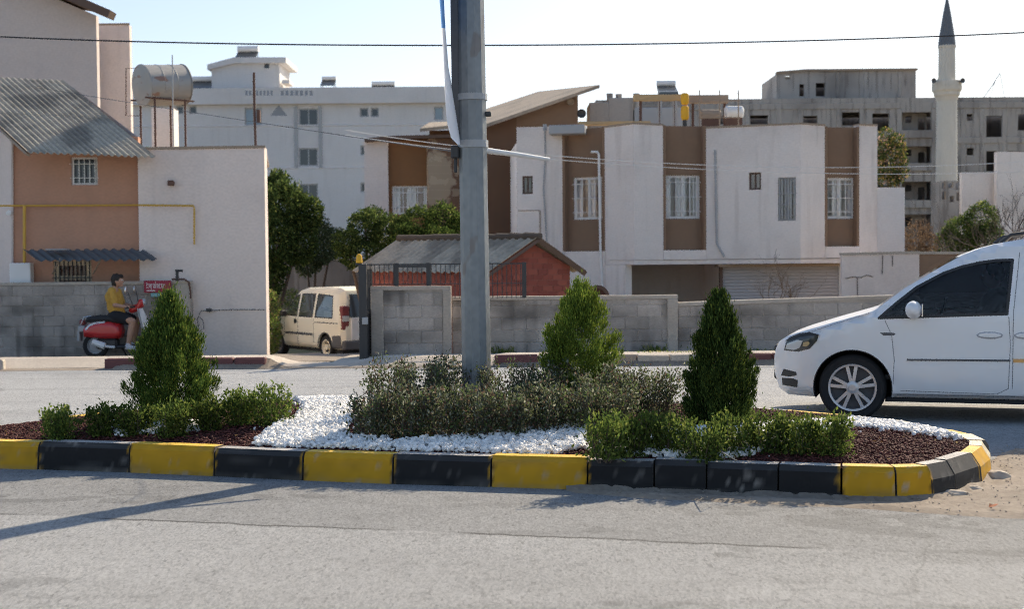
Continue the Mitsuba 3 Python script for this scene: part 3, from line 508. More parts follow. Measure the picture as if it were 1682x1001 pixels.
# banner seen nearly edge-on, tied at its lower corner
L = [(-560, 738), (-300, 728), (-60, 723), (0, 722), (50, 725), (110, 728), (160, 731), (200, 735), (232, 744), (237, 752)]; Rr = [(-560, 745), (-300, 737), (-60, 731), (0, 730), (50, 732), (110, 736), (160, 744), (200, 751), (232, 757), (237, 757)]
yy = np.concatenate([np.linspace(-560, 0, 14), np.linspace(14, 237, 22)]); nc = 9
def sheet(sel):
    V = []
    for y in yy[sel]:
        l, r = np.interp(y, *np.array(L).T), np.interp(y, *np.array(Rr).T)
        dd = 0.62 if y < 120 else 0.62 - 0.34 * (y - 120) / 117
        for k in range(nc):
            s_ = k / (nc - 1); V.append(P(l + (r - l) * (s_ + 0.10 * math.sin(5 * s_ + y * 0.02)), y, pyd - 0.02 - dd * (1 - s_) * 0.9))
    V = np.array(V); m = sel.sum(); ii = np.arange(m * nc).reshape(m, nc)
    return MB().add(V, np.stack([ii[:-1, :-1], ii[:-1, 1:], ii[1:, 1:], ii[1:, :-1]], -1).reshape(-1, 4))
t = thing('banner', 'white cloth banner with a blue upper part hanging beside the lamp post', 'banner')
cut = 52; put('cloth', sheet(yy >= yy[yy <= cut].max()), 'banner_white', t, smooth=True); put('blue_field', sheet(yy <= yy[yy <= cut].max()), 'banner_blue', t, smooth=True, label='plain blue upper part of the banner')
# ================================================================ building helpers
def window(parent, fr, rc, frame='white_metal', glass='glass_dark', recess=0.10, fw=0.05, vm=1, hm=0, d=0.0, curtain=False, grille=None, sill=None, label=None, bw=.010):
    u0, u1, z0, z1 = rc; a, b = d - recess - 0.05, d - recess; m = MB()
    m.box(u0, u0 + fw, a, b, z0, z1, fr).box(u1 - fw, u1, a, b, z0, z1, fr).box(u0 + fw, u1 - fw, a, b, z0, z0 + fw, fr).box(u0 + fw, u1 - fw, a, b, z1 - fw, z1, fr)
    for k in range(vm): c = u0 + (u1 - u0) * (k + 1) / (vm + 1); m.box(c - fw * .45, c + fw * .45, a + .005, b - .005, z0 + fw, z1 - fw, fr)
    for k in range(hm): c = z0 + (z1 - z0) * (k + 1) / (hm + 1); m.box(u0 + fw, u1 - fw, a + .008, b - .008, c - fw * .4, c + fw * .4, fr)
    key = put('window', m, frame, parent, label=label)
    g = MB(); y = a + 0.02; q = fr.w(np.array([[u0 + fw, y, z0 + fw], [u1 - fw, y, z0 + fw], [u1 - fw, y, z1 - fw], [u0 + fw, y, z1 - fw]])); put('pane', MB().add(q, [[0, 1, 2, 3]]), glass, key)
    if curtain:
        us = np.linspace(u0, u1, 40); V = np.array([fr.w(np.array([[u, a - 0.10 + 0.025 * math.sin(40 * u), z]]))[0] for z in (z0, z1) for u in us]); ii = np.arange(80).reshape(2, 40)
        gap = [k for k in range(39) if k < 8 or 15 <= k < 25 or k >= 33]
        put('curtain', MB().add(V, [[ii[0, k], ii[0, k + 1], ii[1, k + 1], ii[1, k]] for k in gap]), 'curtain', key)
    if grille:
        gm, nv, nh = grille; m = MB(); w = bw
        for k in range(nv): c = u0 + (u1 - u0) * (k + .5) / nv; m.box(c - w, c + w, d - .02, d + .0, z0 + .01, z1 - .01, fr)
        for k in range(nh): c = z0 + (z1 - z0) * (k + .5) / nh; m.box(u0 - .02, u1 + .02, d + .002, d + .02, c - w, c + w, fr)
        put('grille', m, gm, key)
    if sill: m = MB(); m.box(u0 - .06, u1 + .06, d - .05, d + .06, z0 - .07, z0 - .004, fr, ch=.01); put('sill', m, sill, key)
    return key
def shell(mb, plan, z0, z1, skip=()):
    """closed upright sheets round a plan polygon (list of xy), skipping given edges, with a flat top"""
    n = len(plan)
    for k in range(n):
        if k in skip: continue
        a, b = plan[k], plan[(k + 1) % n]; mb.quad([*a, z0], [*b, z0], [*b, z1], [*a, z1])
    return mb
def slab(plan, z0, z1): return MB().prism(Polygon(plan), z0, z1)
def xy(px, d, py=430): return P(px, py, d)[:2]
def corr(o, E, S, N, u0, u1, s0, s1, period, amp, th=0.012, ns=2, sag=0.0):
    """a corrugated sheet: o origin, E along the eave, S up the slope (unit), N normal"""
    nu = max(6, int((u1 - u0) / period * 8)); us = np.linspace(u0, u1, nu); ss = np.linspace(s0, s1, ns); V = []
    for side in (0, 1):
        for s_ in ss:
            w = amp * np.cos(us * 2 * math.pi / period); V.append(o + us[:, None] * E + s_ * S + (w - side * th)[:, None] * N)
    V = np.vstack(V); ii = np.arange(2 * ns * nu).reshape(2, ns, nu); mb = MB(); f = []
    for side in (0, 1): f.append(np.stack([ii[side, :-1, :-1], ii[side, :-1, 1:], ii[side, 1:, 1:], ii[side, 1:, :-1]], -1).reshape(-1, 4))
    for r in (0, ns - 1): f.append(np.stack([ii[0, r, :-1], ii[0, r, 1:], ii[1, r, 1:], ii[1, r, :-1]], -1))
    for c in (0, nu - 1): f.append(np.stack([ii[0, :-1, c], ii[0, 1:, c], ii[1, 1:, c], ii[1, :-1, c]], -1))
    return mb.add(V, np.vstack(f))
def corr_roof(parent, eL, eR, rR, ncr, nsheet, rows=1, amp=0.022, ext=0.0, mat_='fibre_cement'):
    eL, eR, rR = map(np.asarray, (eL, eR, rR)); E = eR - eL; LE = np.linalg.norm(E); E = E / LE; S = rR - eR; LS = np.linalg.norm(S); S = S / LS; N = unit(np.cross(E, S)); N = N if N[2] > 0 else -N; per = LE / ncr
    for r in range(rows):
        for k in range(nsheet):
            u0, u1 = LE * k / nsheet, LE * (k + 1) / nsheet
            put('sheet', corr(eL + N * (0.004 * (k % 2) + 0.012 * r + R.uniform(0, .003)), E, S, N, u0 - 0.02 * (k > 0), u1, LS * r / rows - .06 * (r > 0), LS * (r + 1) / rows, per, amp), mat_, parent)
    return E, S, N, LE, LS
def block_wall(label, fr, u0, u1, ztop, zbase, bh=0.2, bw=0.4, thick=0.2, cope=0.06, cat='wall', plaster_end=None):
    """ztop: function of u. Blocks are parts, joints recessed."""
    t = thing('block_wall', label, cat); core = MB(); z0 = zbase
    prof = [(u, ztop(u) - 0.004) for u in np.linspace(u0, u1, 9)]
    core.prism(Polygon([(u0, z0 - .35), *[(u, z - cope) for u, z in prof], (u1, z0 - .35)]), -thick, -0.008, lambda v: fr.w(v[:, [0, 2, 1]])); put('mortar', core, 'mortar', t)
    rows = int((np.mean([z for _, z in prof]) - cope - z0) / bh + 0.35); ua, ub = u0, u1
    if plaster_end: ua, ub = u0 + plaster_end[0], u1 - plaster_end[1]
    for r in range(rows + 1):
        za = z0 + r * bh; u = ua - (0.5 * bw if r % 2 else 0)
        while u < ub - 0.03:
            a, b = max(u + .004, ua), min(u + bw - .004, ub); zt = min(za + bh - 0.008, min(ztop(a), ztop(b)) - cope - 0.006); u += bw
            if b - a < 0.05 or zt - za < 0.05: continue
            m = MB(); dj = R.normal(0, 0.004); m.box(a, b, -thick * .8, dj, za + R.normal(0, .002), zt, fr, ch=0.010); put('concrete_block', m, f'block_{R.choice(3, p=[.5, .3, .2])}', t)
    m = MB(); m.prism(Polygon([*[(u, z - cope) for u, z in prof], *[(u, z + .004 * math.sin(9 * u)) for u, z in prof[::-1]]]), -thick - .015, .016, lambda v: fr.w(v[:, [0, 2, 1]])); put('coping', m, 'pavement_concrete', t)
    if plaster_end:
        for (a, b) in ((u0, u0 + plaster_end[0]), (u1 - plaster_end[1], u1)):
            if b - a > .02: m = MB(); m.box(a, b, -thick - .01, .022, z0 - .3, min(ztop(a), ztop(b)) - cope - .002, fr, ch=.012); put('pillar', m, 'pavement_concrete', t)
    return t

mat('window_beige', (0.55, 0.45, 0.31), 0.7)
# ================================================================ left house
eL, eR, rR = P(45, 250, 25.6), P(255, 258, 25.92), P(103, 133, 28.5)
t = thing('house', 'small peach house with corrugated roof behind the left block wall', 'house'); HOUSE = t
roof = put('roof_frame', MB().box(0, .01, 0, .01, 0, .01), 'bark', t) if False else None
eL2 = eL - (eR - eL) * 0.0
E = unit(eR - eL); S_ = unit(rR - eR); N_ = unit(np.cross(E, S_)); N_ = N_ if N_[2] > 0 else -N_
corr_roof(t, eL, eR, rR, 19, 3, rows=2, amp=.021)
rl = rR + (eL - eR)
def planez(p): return eL[2] + (-(N_[0] * (p[0] - eL[0]) + N_[1] * (p[1] - eL[1]))) / N_[2]
c0, c1 = xy(22, 26.56), xy(230, 26.65); rl_ = rR + (eL - eR); c2, c3, c4 = rR[:2] + [.1, .25], rl_[:2] + [0, .25], np.array([c0[0] - 1.25, 28.54])
fH = Frame(c0, c1)
up_w = fH.rect(117, 258, 160, 304); lo_w = fH.rect(88, 428, 150, 464)
lo_w = (lo_w[0], lo_w[1], lo_w[2] - 0.25, lo_w[3])
w = MB(); facade(w, fH, [(0, -.9), (fH.L, -.9), (fH.L, planez(c1) - .03), (0, planez(c0) - .03)], [up_w, lo_w], 0.22); put('wall', w, 'plaster_peach', t)
w = MB()
zr = rR[2] - .05
for a, b in ((c4, c0), (c1, c2), (c2, c3), (c3, c4)):
    w.quad([*a, -.5], [*b, -.5], [*b, min(planez(b), zr) - .03], [*a, min(planez(a), zr) - .03])
put('side_wall', w, 'plaster_mauve', t)
bk = MB(); bk.add([rR - [0, 0, .02], rl - [0, 0, .02], [*(c3 + [-1, 3]), 3.2], [*(c2 + [-1, 3]), 3.2]], [[0, 1, 2, 3]]); put('back_slope', bk, 'fibre_cement', t)
m = MB(); bar(m, eL - N_ * .05, rl - N_ * .05, .02, .05); put('bargeboard', m, 'trim_tan', t)
window(t, fH, up_w, 'white_metal', 'glass_dark', .05, .04, 0, 0, grille=('white_metal', 5, 2), bw=.007); window(t, fH, lo_w, 'window_beige', 'window_glass', .02, .10, 0, 1, grille=('dark_metal', 9, 1), bw=.009)
m = MB(); m.tube([P(20, 232, 26.522), P(20, 360, 26.522), P(20, 436, 26.522)], .028, 8); put('downpipe', m, 'plaster_mauve', t)
# lean-to awning of corrugated sheet on brackets
t = thing('awning', 'dark corrugated sheet awning over the barred lower window of the peach house', 'awning')
aL, aR, bR = P(60, 428, 25.792), P(258, 427, 25.856), P(232, 410, 26.394)
mat('awning_sheet', (0.085, 0.095, 0.105), 0.6); corr_roof(t, aL, aR, bR, 13, 2, amp=0.022, mat_='awning_sheet')
for px in (98, 165):
    m = MB(); m.tube([P(px, 428, 25.856), P(px - 12, 450, 26.522)], .018, 6); m.tube([P(px, 426, 25.856), P(px, 418, 26.522)], .018, 6); put('bracket', m, 'trim_tan', t)
m = MB(); o = P(93, 414, 26.022); m.box(o[0] - .19, o[0] + .22, o[1] - .12, o[1] + .12, o[2] + .03, o[2] + .06, ch=.012); whole('loose_sheet', m, 'grey_metal', 'pale grey sheet lying loose on the left end of the awning', 'sheet')
# gas pipe and meter box
t = thing('gas_pipe', 'yellow gas pipe running along the peach house and the pale annex', 'pipe')
m = MB(); m.tube([P(-40, 338, 26.496), P(22, 338, 26.496), P(40, 338, 26.496), P(228, 337, 26.547)], .017, 8); put('pipe_run', m, 'gas_yellow', t)
m = MB(); m.tube([P(228, 337, 26.24), P(318, 338, 26.163), P(319, 344, 26.163), P(319, 402, 26.163)], .017, 8); put('pipe_run', m, 'gas_yellow', t)
m = MB(); m.tube([P(40, 338, 26.47), P(40, 432, 26.47)], .03, 8); put('riser', m, 'gas_yellow', t)
m = MB(); a, b = P(18, 466, 26.394), P(52, 432, 26.394); m.box(a[0], b[0], 26.317, 26.522, a[2] - .2, b[2], ch=.015); whole('meter_box', m, 'white_metal', 'white gas meter box at the foot of the yellow riser above the left wall', 'meter box')
m = MB(); c = P(15, 350, 26.445); m.lathe([(0.0, 0), (.05, 0), (.055, .02), (.05, .04), (0, .045)], 14, lambda v: np.stack([c[0] + v[:, 0], c[1] - v[:, 2], c[2] + v[:, 1]], 1)); whole('wall_lamp', m, 'white_metal', 'round white wall fitting beside the yellow gas pipe at the far left', 'wall fitting')

# ================================================================ pale annex
t = thing('annex', 'pale pinkish flat roofed annex wall between the peach house and the green trees', 'building'); ANNEX = t
fA = Frame(xy(229, 26.317), xy(436.5, 26.112)); zt = P(437, 243, 26.112)[2]
rb = xy(441, 31.488); lb = np.array([fA.w(np.array([[0, 0, 0]]))[0][0] - .35, 31.744])
A0, A1 = fA.w(np.array([[0, 0, 0], [fA.L, 0, 0]]))[:, :2]
w = MB(); facade(w, fA, rectpoly(0, fA.L, -.9, zt), (), .2); shell(w, [A0, A1, rb, lb], -.8, zt - .004, skip=(0,)); put('wall', w, 'plaster_pinkwhite', t)
m = MB(); pl = [fA.w(np.array([[-0.0, .03, 0]]))[0][:2], fA.w(np.array([[fA.L + .03, .03, 0]]))[0][:2], rb + [.05, 0], lb]; m.prism(Polygon(pl), zt + .001, zt + .05); put('roof_slab', m, 'trim_tan', t)
# rust posts, antenna rod and thin pipe frame on the annex roof
def rod(name, pts_, r, matn, label, cat): return whole(name, MB().tube(pts_, r, 8), matn, label, cat)
rod('roof_post', [P(420, 243, 26.496), P(418, 180, 26.496), P(417, 119, 26.496)], .025, 'rust_metal', 'tall rusty post standing at the right edge of the annex roof', 'post')
m = MB(); c = P(424, 190, 26.496); m.box(c[0] - .03, c[0] + .04, 26.47, 26.573, c[2] - .14, c[2] + .12, ch=.008); whole('post_box', m, 'rust_metal', 'small dark box fixed to the rusty roof post', 'box')
rod('antenna_rod', [P(285, 240, 27.264), P(284, 170, 27.264), P(283, 90, 27.264)], .012, 'grey_metal', 'thin upright rod rising in front of the water tank', 'rod')
# water tank
t = thing('water_tank', 'rusty cylindrical water tank lying on a stand on the annex roof', 'water tank')
ta, tb, rr = P(234, 140, 27.5), P(299, 139, 28.1), 0.415; axd = unit(tb - ta); s1 = unit(np.cross(axd, [0, 0, 1.0])); s2 = np.cross(s1, axd); Lt = np.linalg.norm(tb - ta)
xt = lambda v: ta + v[:, 2:] * axd + v[:, :1] * s1 + v[:, 1:2] * s2
put('drum', MB().lathe([(rr, 0), (rr, Lt * .33), (rr + .008, Lt * .34), (rr, Lt * .35), (rr, Lt * .66), (rr + .008, Lt * .67), (rr, Lt * .68), (rr, Lt)], 36, xt), 'tank_metal', t, smooth=40)
for z0, sg in ((0, -1), (Lt, 1)): put('end_cap', MB().lathe([(rr + .014, z0), (rr + .012, z0 + .02 * sg), (rr * .8, z0 + .03 * sg), (rr * .4, z0 + .04 * sg), (0.001, z0 + .042 * sg)], 36, xt), 'tank_metal', t, smooth=40)
zr_ = zt + .05
for f_, side in ((.12, -1), (.12, 1), (.88, -1), (.88, 1)):
    q = ta + axd * Lt * f_ + s1 * side * rr * .75; put('leg', MB().tube([[q[0], q[1], zr_], [q[0], q[1], ta[2] - rr * .62]], .022, 6), 'rust_metal', t)
m = MB()
for side in (-1, 1): q0, q1 = ta + axd * -.1 + s1 * side * rr * .75, ta + axd * (Lt + .1) + s1 * side * rr * .75; m.tube([[*q0[:2], ta[2] - rr * .68], [*q1[:2], ta[2] - rr * .68]], .02, 6)
put('cradle', m, 'rust_metal', t)
m = MB(); a, b = P(252, 238, 29.824), P(286, 178, 29.824); m.box(a[0], b[0], 29.696, 30.208, zr_, b[2], ch=.01); whole('tank_pedestal', m, 'plaster_house', 'pale pillar standing under the rusty water tank', 'pillar')
m = MB(); q = [P(207, 112, 29.44), P(207, 190, 29.44), P(232, 190, 29.44)]; m.tube([P(232, 112, 29.44), *q], .012, 6); put('overflow_pipe', m, 'rust_metal', t)
m = MB(); c = P(242, 232, 28.672); m.add(trimesh.creation.icosphere(2).vertices * [.07, .07, .12] + [c[0], c[1], zr_ + .1], trimesh.creation.icosphere(2).faces); whole('green_can', m, 'green_cloth', 'small green canister on the annex roof below the tank', 'canister', smooth=True)
m = MB(); a, b = P(222, 240, 28.16), P(312, 222, 28.16); m.box(a[0], b[0], 30.4, 30.464, zr_, zr_ + .13, ch=.005); whole('parapet_kerb', m, 'rust_metal', 'low dark upstand on the annex roof behind the tank stand', 'upstand')
# cable and junction box on the annex, chimney elbow
t = thing('wall_cable', 'dark cable with a drooping loop along the lower annex wall', 'cable')
put('cable_run', MB().tube([P(436, 509, 26.061), P(380, 509, 26.125), P(330, 511, 26.176), P(324, 525, 26.176), P(327, 545, 26.176), P(335, 540, 26.163), P(333, 526, 26.163), P(328, 522, 26.163)], .008, 6), 'grey_plastic', t)
m = MB(); c = P(343, 510, 26.138); m.box(c[0] - .05, c[0] + .05, c[1] - .03, c[1] + .03, c[2] - .03, c[2] + .035, ch=.008); put('junction_box', m, 'dark_metal', t)
m = MB(); c = P(282, 301, 26.24); m.box(c[0] - .05, c[0] + .05, 26.1, 26.275, c[2] - .05, c[2] + .05, ch=.01); put('vent', m, 'rust_metal', ANNEX)
m = MB(); m.tube([P(291, 462, 25.856), P(291, 446, 25.856)], .03, 8); m.tube([P(288, 445, 25.856), P(300, 445, 25.856)], .024, 8); whole('stub_pipe', m, 'dark_metal', 'short dark pipe with a tee top on the wall pillar beside the red sign', 'pipe')
m = MB(); m.tube([P(282, 459, 25.882), P(303, 459, 25.882), P(310, 464, 25.882), P(313, 480, 25.882), P(313, 491, 25.882)], .02, 8); whole('bent_pipe', m, 'rust_metal', 'dark bent pipe hooked over the right end of the left block wall', 'pipe')

# ================================================================ block walls
fW = Frame(xy(-150, 26.035), xy(312, 26.035)); zl = P(120, 464, 26.035)[2]
block_wall('mossy grey concrete block wall behind the scooter', fW, 0, fW.L, lambda u: zl + .02 * u / fW.L, -.24, plaster_end=(0.0, .29))
fG = frame_px(608, 21.2, 740, 21.2); zg = P(674, 470, 21.2)[2]
block_wall('short grey block wall panel under the black railing beside the gate', fG, 0, fG.L, lambda u: zg, .07, plaster_end=(.2, .13))
fB = frame_px(742, 21.7, 1113, 21.7); zb_ = P(930, 486, 21.7)[2]
block_wall('grey block wall behind the lamp post and the lime green conifer', fB, 0, fB.L, lambda u: zb_, .04, plaster_end=(.0, .17))
fC = frame_px(1113, 21.75, 1800, 21.75); za_, zc_ = P(1113, 497, 21.75)[2], P(1455, 485, 21.75)[2]; uc = fC.uz(1455, 430)[0]
block_wall('long grey block wall rising towards the right behind the white van', fC, 0, fC.L, lambda u: za_ + (zc_ - za_) * min(u / uc, 1.3), .04)

# ================================================================ sign on the left wall
t = thing('wall_sign', 'small red sign with white lettering on the left block wall', 'sign')
a, b = P(237, 481, 25.958), P(281, 461, 25.958); m = MB(); m.box(a[0], b[0], 25.933, 25.965, a[2], b[2], ch=.004); put('board', m, 'sign_red', t)
m = MB(); a2, b2 = P(248, 488, 25.958), P(281, 481.6, 25.958); m.box(a2[0], b2[0], 25.937, 25.965, a2[2], b2[2], ch=.003); put('lower_strip', m, 'sign_teal', t, label='pale teal strip under the red sign')
m = MB(); W_ = b[0] - a[0]; Hh = b[2] - a[2]; x = a[0] + W_ * .10
for k, (wd_, h0, h1) in enumerate([(.07, .38, .86), (.06, .38, .72), (.065, .24, .72), (.06, .38, .72), (.04, .38, .92), (.06, .38, .72), (.065, .38, .76), (.055, .38, .72), (.06, .38, .70)]):
    w_ = wd_ * W_; z0, z1 = a[2] + Hh * h0, a[2] + Hh * h1; s_ = .010
    m.box(x, x + s_, 25.926, 25.932, z0, z1); m.box(x + s_, x + w_, 25.927, 25.932, min(z1, a[2] + Hh * .72) - s_, min(z1, a[2] + Hh * .72))
    if k % 2: m.box(x + w_ - s_, x + w_, 25.927, 25.932, z0, min(z1, a[2] + Hh * .72) - s_)
    if k % 3 == 0: m.box(x + s_, x + w_, 25.927, 25.932, z0, z0 + s_)
    x += w_ + W_ * .018
m.box(a[0] + W_ * .1, a[0] + W_ * .42, 25.926, 25.932, a[2] + Hh * .12, a[2] + Hh * .2); put('lettering', m, 'sign_white', t, kind='stuff')

# ================================================================ tall mauve block at the far left
t = thing('tall_house', 'tall mauve rendered house rising behind the peach house at the far left', 'house')
f1 = frame_px(-150, 40, 165, 40); pl = [xy(-150, 40), xy(165, 40), xy(165, 40) + [-3.2, 9], xy(-150, 40) + [-2, 9]]
za, zb2 = P(165, 25, 40)[2], P(-150, -110, 40)[2]
w = MB(); facade(w, f1, [(0, -1), (f1.L, -1), (f1.L, za), (0, zb2)], (), .25); shell(w, pl, -1, za - .01, skip=(0,)); put('wall', w, 'plaster_mauve', t)
m = MB(); e0, e1 = P(184, 25, 39.5), P(-170, -128, 39.5); bar(m, e0, e1, .11, .3); m.add([e0 + [0, .2, .06], e1 + [0, .2, .06], e1 + [-2, 1.2, .5], e0 + [-2, 1.2, .5]], [[0, 1, 2, 3]]); put('roof', m, 'frame_brown', t)
t = thing('stair_block', 'pinkish flat topped block between the tall mauve house and the water tank', 'building')
f1 = frame_px(160, 42, 219, 42); zt2 = P(200, 41, 42)[2]; pl = [xy(160, 42), xy(219, 42), xy(219, 42) + [-1.9, 6], xy(160, 42) + [-1.9, 6]]
w = MB(); facade(w, f1, rectpoly(0, f1.L, -1, zt2), (), .25); shell(w, pl, -1, zt2 - .004, skip=(0,)); put('wall', w, 'plaster_pinkwhite', t)
m = slab([pl[0], pl[1] + [.02, -.04], pl[2], pl[3]], zt2 + .001, zt2 + .06); put('coping', m, 'trim_tan', t)

# ================================================================ white apartment building far behind
t = thing('apartment_building', 'long white apartment building with a rooftop stair house behind the left trees', 'building')
D5 = 105.0; f5 = frame_px(200, D5, 790, D5); pl = [xy(200, D5), xy(790, D5), xy(790, D5) + [0, 13], xy(200, D5) + [0, 13]]
cols5 = [[(402, 177, 430, 206), (402, 243, 430, 272), (402, 303, 430, 335)], [(491, 178, 522, 208), (491, 243, 522, 273), (491, 302, 522, 336)], [(591, 177, 605, 192), (609, 177, 622, 192)], [(592, 239, 605, 255), (592, 300, 605, 316)], [(713, 175, 728, 197), (713, 240, 728, 258)], [(290, 174, 301, 187), (311, 174, 323, 187)], [(645, 243, 660, 258), (645, 303, 660, 318)], [(335, 243, 360, 272), (335, 303, 360, 335)]]
rcs = [f5.rect(*r) for c in cols5 for r in c]; ztop = P(500, 146, D5)[2]; zband = P(500, 171, D5)[2]
w = MB(); facade(w, f5, rectpoly(0, f5.L, -1, ztop), rcs, .3); shell(w, pl, -1, ztop - .01, skip=(0,)); put('wall', w, 'plaster_white', t)
m = MB(); m.box(-.2, f5.L, .003, .5, zband, ztop + .05, f5); put('parapet', m, 'plaster_white', t); put('roof', slab(pl, ztop - .3, ztop - .2), 'raw_concrete', t)
for r, (x0, y0, x1, y1) in zip(rcs, [r for c in cols5 for r in c]): window(t, f5, r, 'grey_metal' if x1 - x0 > 14 else 'grey_metal', 'glass_blue' if x0 in (402, 713) else 'glass_dark', .12, .10, 1 if x1 - x0 > 16 else 0)
for (x0, x1) in ((486, 526),):
    a, _, _, b = f5.rect(x0, 175, x1, 175)[0], 0, 0, 0; m = MB()
    for px in (x0, x1): u = f5.uz(px, 200)[0]; m.box(u - .12, u + .12, .003, .12, f5.uz(px, 276)[1], f5.uz(px, 175)[1], f5)
    put('window_surround', m, 'grey_metal', t)
for y in (206, 276):
    m = MB(); z = f5.uz(500, y)[1]; m.box(0, f5.L, .004, .06, z - .06, z + .06, f5); put('floor_band', m, 'plaster_white', t)
# faded lettering and mark, too blurred to read
m = MB()
for x0, x1, ny in ((405, 452, 8), (463, 518, 7)):
    for k in range(ny): xa = x0 + (x1 - x0) * k / ny; u0, u1, z0, z1 = f5.rect(xa, 158, xa + (x1 - x0) / ny * .62, 150); m.box(u0, u1, .503, .512, z0, z1, f5); 
put('lettering', m, 'letter_grey', t, label='faded grey lettering on the white parapet', kind='stuff')
m = MB(); (ua, za1), (ub, zb1), (uc1, zc1) = f5.uz(444, 190), f5.uz(472, 190), f5.uz(458, 172); m.prism(Polygon([(ua, za1), (ub, zb1), (uc1, zc1)]), .003, .012, lambda v: f5.w(v[:, [0, 2, 1]])); put('triangle_mark', m, 'letter_grey', t)
# stair house on the roof
f5b = frame_px(352, D5 + 2, 463, D5 + 2); zs = P(410, 103, D5 + 2)[2]; plb = [xy(352, D5 + 2), xy(463, D5 + 2), xy(463, D5 + 2) + [0, 5], xy(352, D5 + 2) + [0, 5]]; rw = f5b.rect(434, 102.8, 442, 112)
w = MB(); facade(w, f5b, rectpoly(0, f5b.L, ztop - .5, zs), [rw], .25); shell(w, plb, ztop - .5, zs - .01, skip=(0,)); sh = put('stair_house', w, 'plaster_white', t); m = MB(); q = f5b.rect(434, 102.8, 442, 112); m.box(q[0], q[1], -.2, -.18, q[2], q[3], f5b); put('pane', m, 'glass_dark', sh)
zA, zB, zC = P(342, 112, D5 + 2)[2], P(386, 97, D5 + 2)[2], P(471, 97, D5 + 2)[2]; uA, uB, uC = [f5b.uz(x, 100)[0] for x in (342, 386, 471)]
m = MB(); m.prism(Polygon([(uA, zA - .15), (uB, zB - .35), (uC, zC - .35), (uC, zC + .1), (uB, zB + .1), (uA, zA + .25)]), -5.3, .4, lambda v: f5b.w(v[:, [0, 2, 1]])); put('roof', m, 'plaster_white', sh)
m = MB(); q = f5b.rect(463, 131, 475, 137); m.box(q[0], q[1], -2, .0, q[2], q[3], f5b); put('ledge', m, 'plaster_white', sh)
def solar(px0, py0, px1, py1, d, label, z_foot, tank=True):
    t = thing('solar_heater', label, 'solar water heater'); a, b = P(px0, py1, d), P(px1, py0, d); w_, h_ = b[0] - a[0], b[2] - a[2]
    m = MB(); hh = h_ * .62; m.add([[a[0], d - .3, a[2]], [b[0], d - .3, a[2]], [b[0], d + h_ * .9, a[2] + hh], [a[0], d + h_ * .9, a[2] + hh], [a[0], d - .3, a[2] - .08], [b[0], d - .3, a[2] - .08], [b[0], d + h_ * .9, a[2] + hh - .08], [a[0], d + h_ * .9, a[2] + hh - .08]], [[0, 1, 2, 3], [4, 7, 6, 5], [0, 4, 5, 1], [1, 5, 6, 2], [2, 6, 7, 3], [3, 7, 4, 0]]); put('collector', m, 'glass_dark', t)
    r = h_ * .2; c0, c1 = np.array([a[0], d + h_ * .9, b[2] - r]), np.array([b[0], d + h_ * .9, b[2] - r])
    put('tank', MB().tube([c0, c1], r, 16), 'white_metal', t)
    m = MB()
    for x in (a[0] + .06, b[0] - .06): m.tube([[x, d - .25, a[2] - .05], [x, d - .25, z_foot]], .035, 5); m.tube([[x, d + h_ * .9, b[2] - r], [x, d + h_ * .9, z_foot]], .035, 5)
    put('frame', m, 'grey_metal', t)
solar(386, 71, 420, 98, D5 + 3, 'solar water heater on top of the rooftop stair house', zs)
solar(527, 123, 550, 140, D5 + 3, 'small solar water heater left of the middle of the white roof', ztop - .2)
solar(609, 131, 647, 150, D5 + 3, 'wide low solar water heater at the right of the white roof', ztop - .2)
solar(312, 122, 352, 145, D5 + 3, 'solar water heater left of the rooftop stair house', ztop - .2)

# ================================================================ brown house in the middle
t = thing('brown_house', 'brown two storey house with a sloping tan roof behind the lamp post', 'house'); D6 = 41.0
f6 = frame_px(600, D6, 706, D6); zt6 = P(650, 228, D6)[2]
w = MB(); uL = f6.uz(637, 300)[0]; facade(w, f6, rectpoly(0, uL, -1, P(620, 232, D6)[2]), (), .6); put('wall', w, 'plaster_pinkwhite', t)
rw = f6.rect(643, 304, 703, 352); w = MB(); facade(w, f6, [(uL, -1), (f6.L, -1), (f6.L, P(705, 222, D6)[2]), (uL, P(640, 228, D6)[2])], [rw], .25, d=-.3)
mat('plaster_tan', plaster((0.235, 0.115, 0.05), (0.18, 0.09, 0.045), 0.5, 0.8), 0.9); put('wall', w, 'plaster_tan', t)
window(t, f6, rw, 'white_metal', 'window_glass', .08, .06, 1, 0, d=-.3, curtain=True, grille=('white_metal', 5, 2))
f6b = frame_px(705, D6 - .2, 850, D6 + .4)
def peeled(p, n, uv):
    x = (p.x + 2.25) / 0.55; z = (p.z - 4.1) / 0.95; e = fbm(p.x * 3.0, p.y * 3.0, p.z * 3.0, 4); a = fbm(p.x * 0.9, p.y * 0.9, p.z * 0.7, 4)
    row = smoothstep(0.42, 0.5, dr.abs(p.z * 4.0 - dr.floor(p.z * 4.0) - 0.5)) * smoothstep(3.4, 3.0, p.x + 5) * 0.15
    k = smoothstep(0.95, 0.7, x * x + z * z + 1.6 * (e - 0.5)); k2 = smoothstep(0.60, 0.66, e) * smoothstep(2.2, 1.2, x * x * 0.4 + z * z * 0.8)
    return mix(mix((0.175, 0.095, 0.055), (0.125, 0.075, 0.05), a), (0.42, 0.33, 0.23), dr.clip(0.75 * k + 0.5 * k2 + row, 0, 1))
mat('plaster_peeled', mikit.proc(peeled), 0.9)
w = MB(); u1 = f6b.uz(800, 300)[0]; facade(w, f6b, [(0, -1), (f6b.L, -1), (f6b.L, P(850, 185, D6)[2]), (u1, P(800, 202, D6)[2]), (f6b.uz(755, 220)[0], P(755, 222, D6)[2]), (0, P(705, 224, D6)[2])], (), .3); put('wall', w, 'plaster_peeled', t, label='peeling brown wall bay')
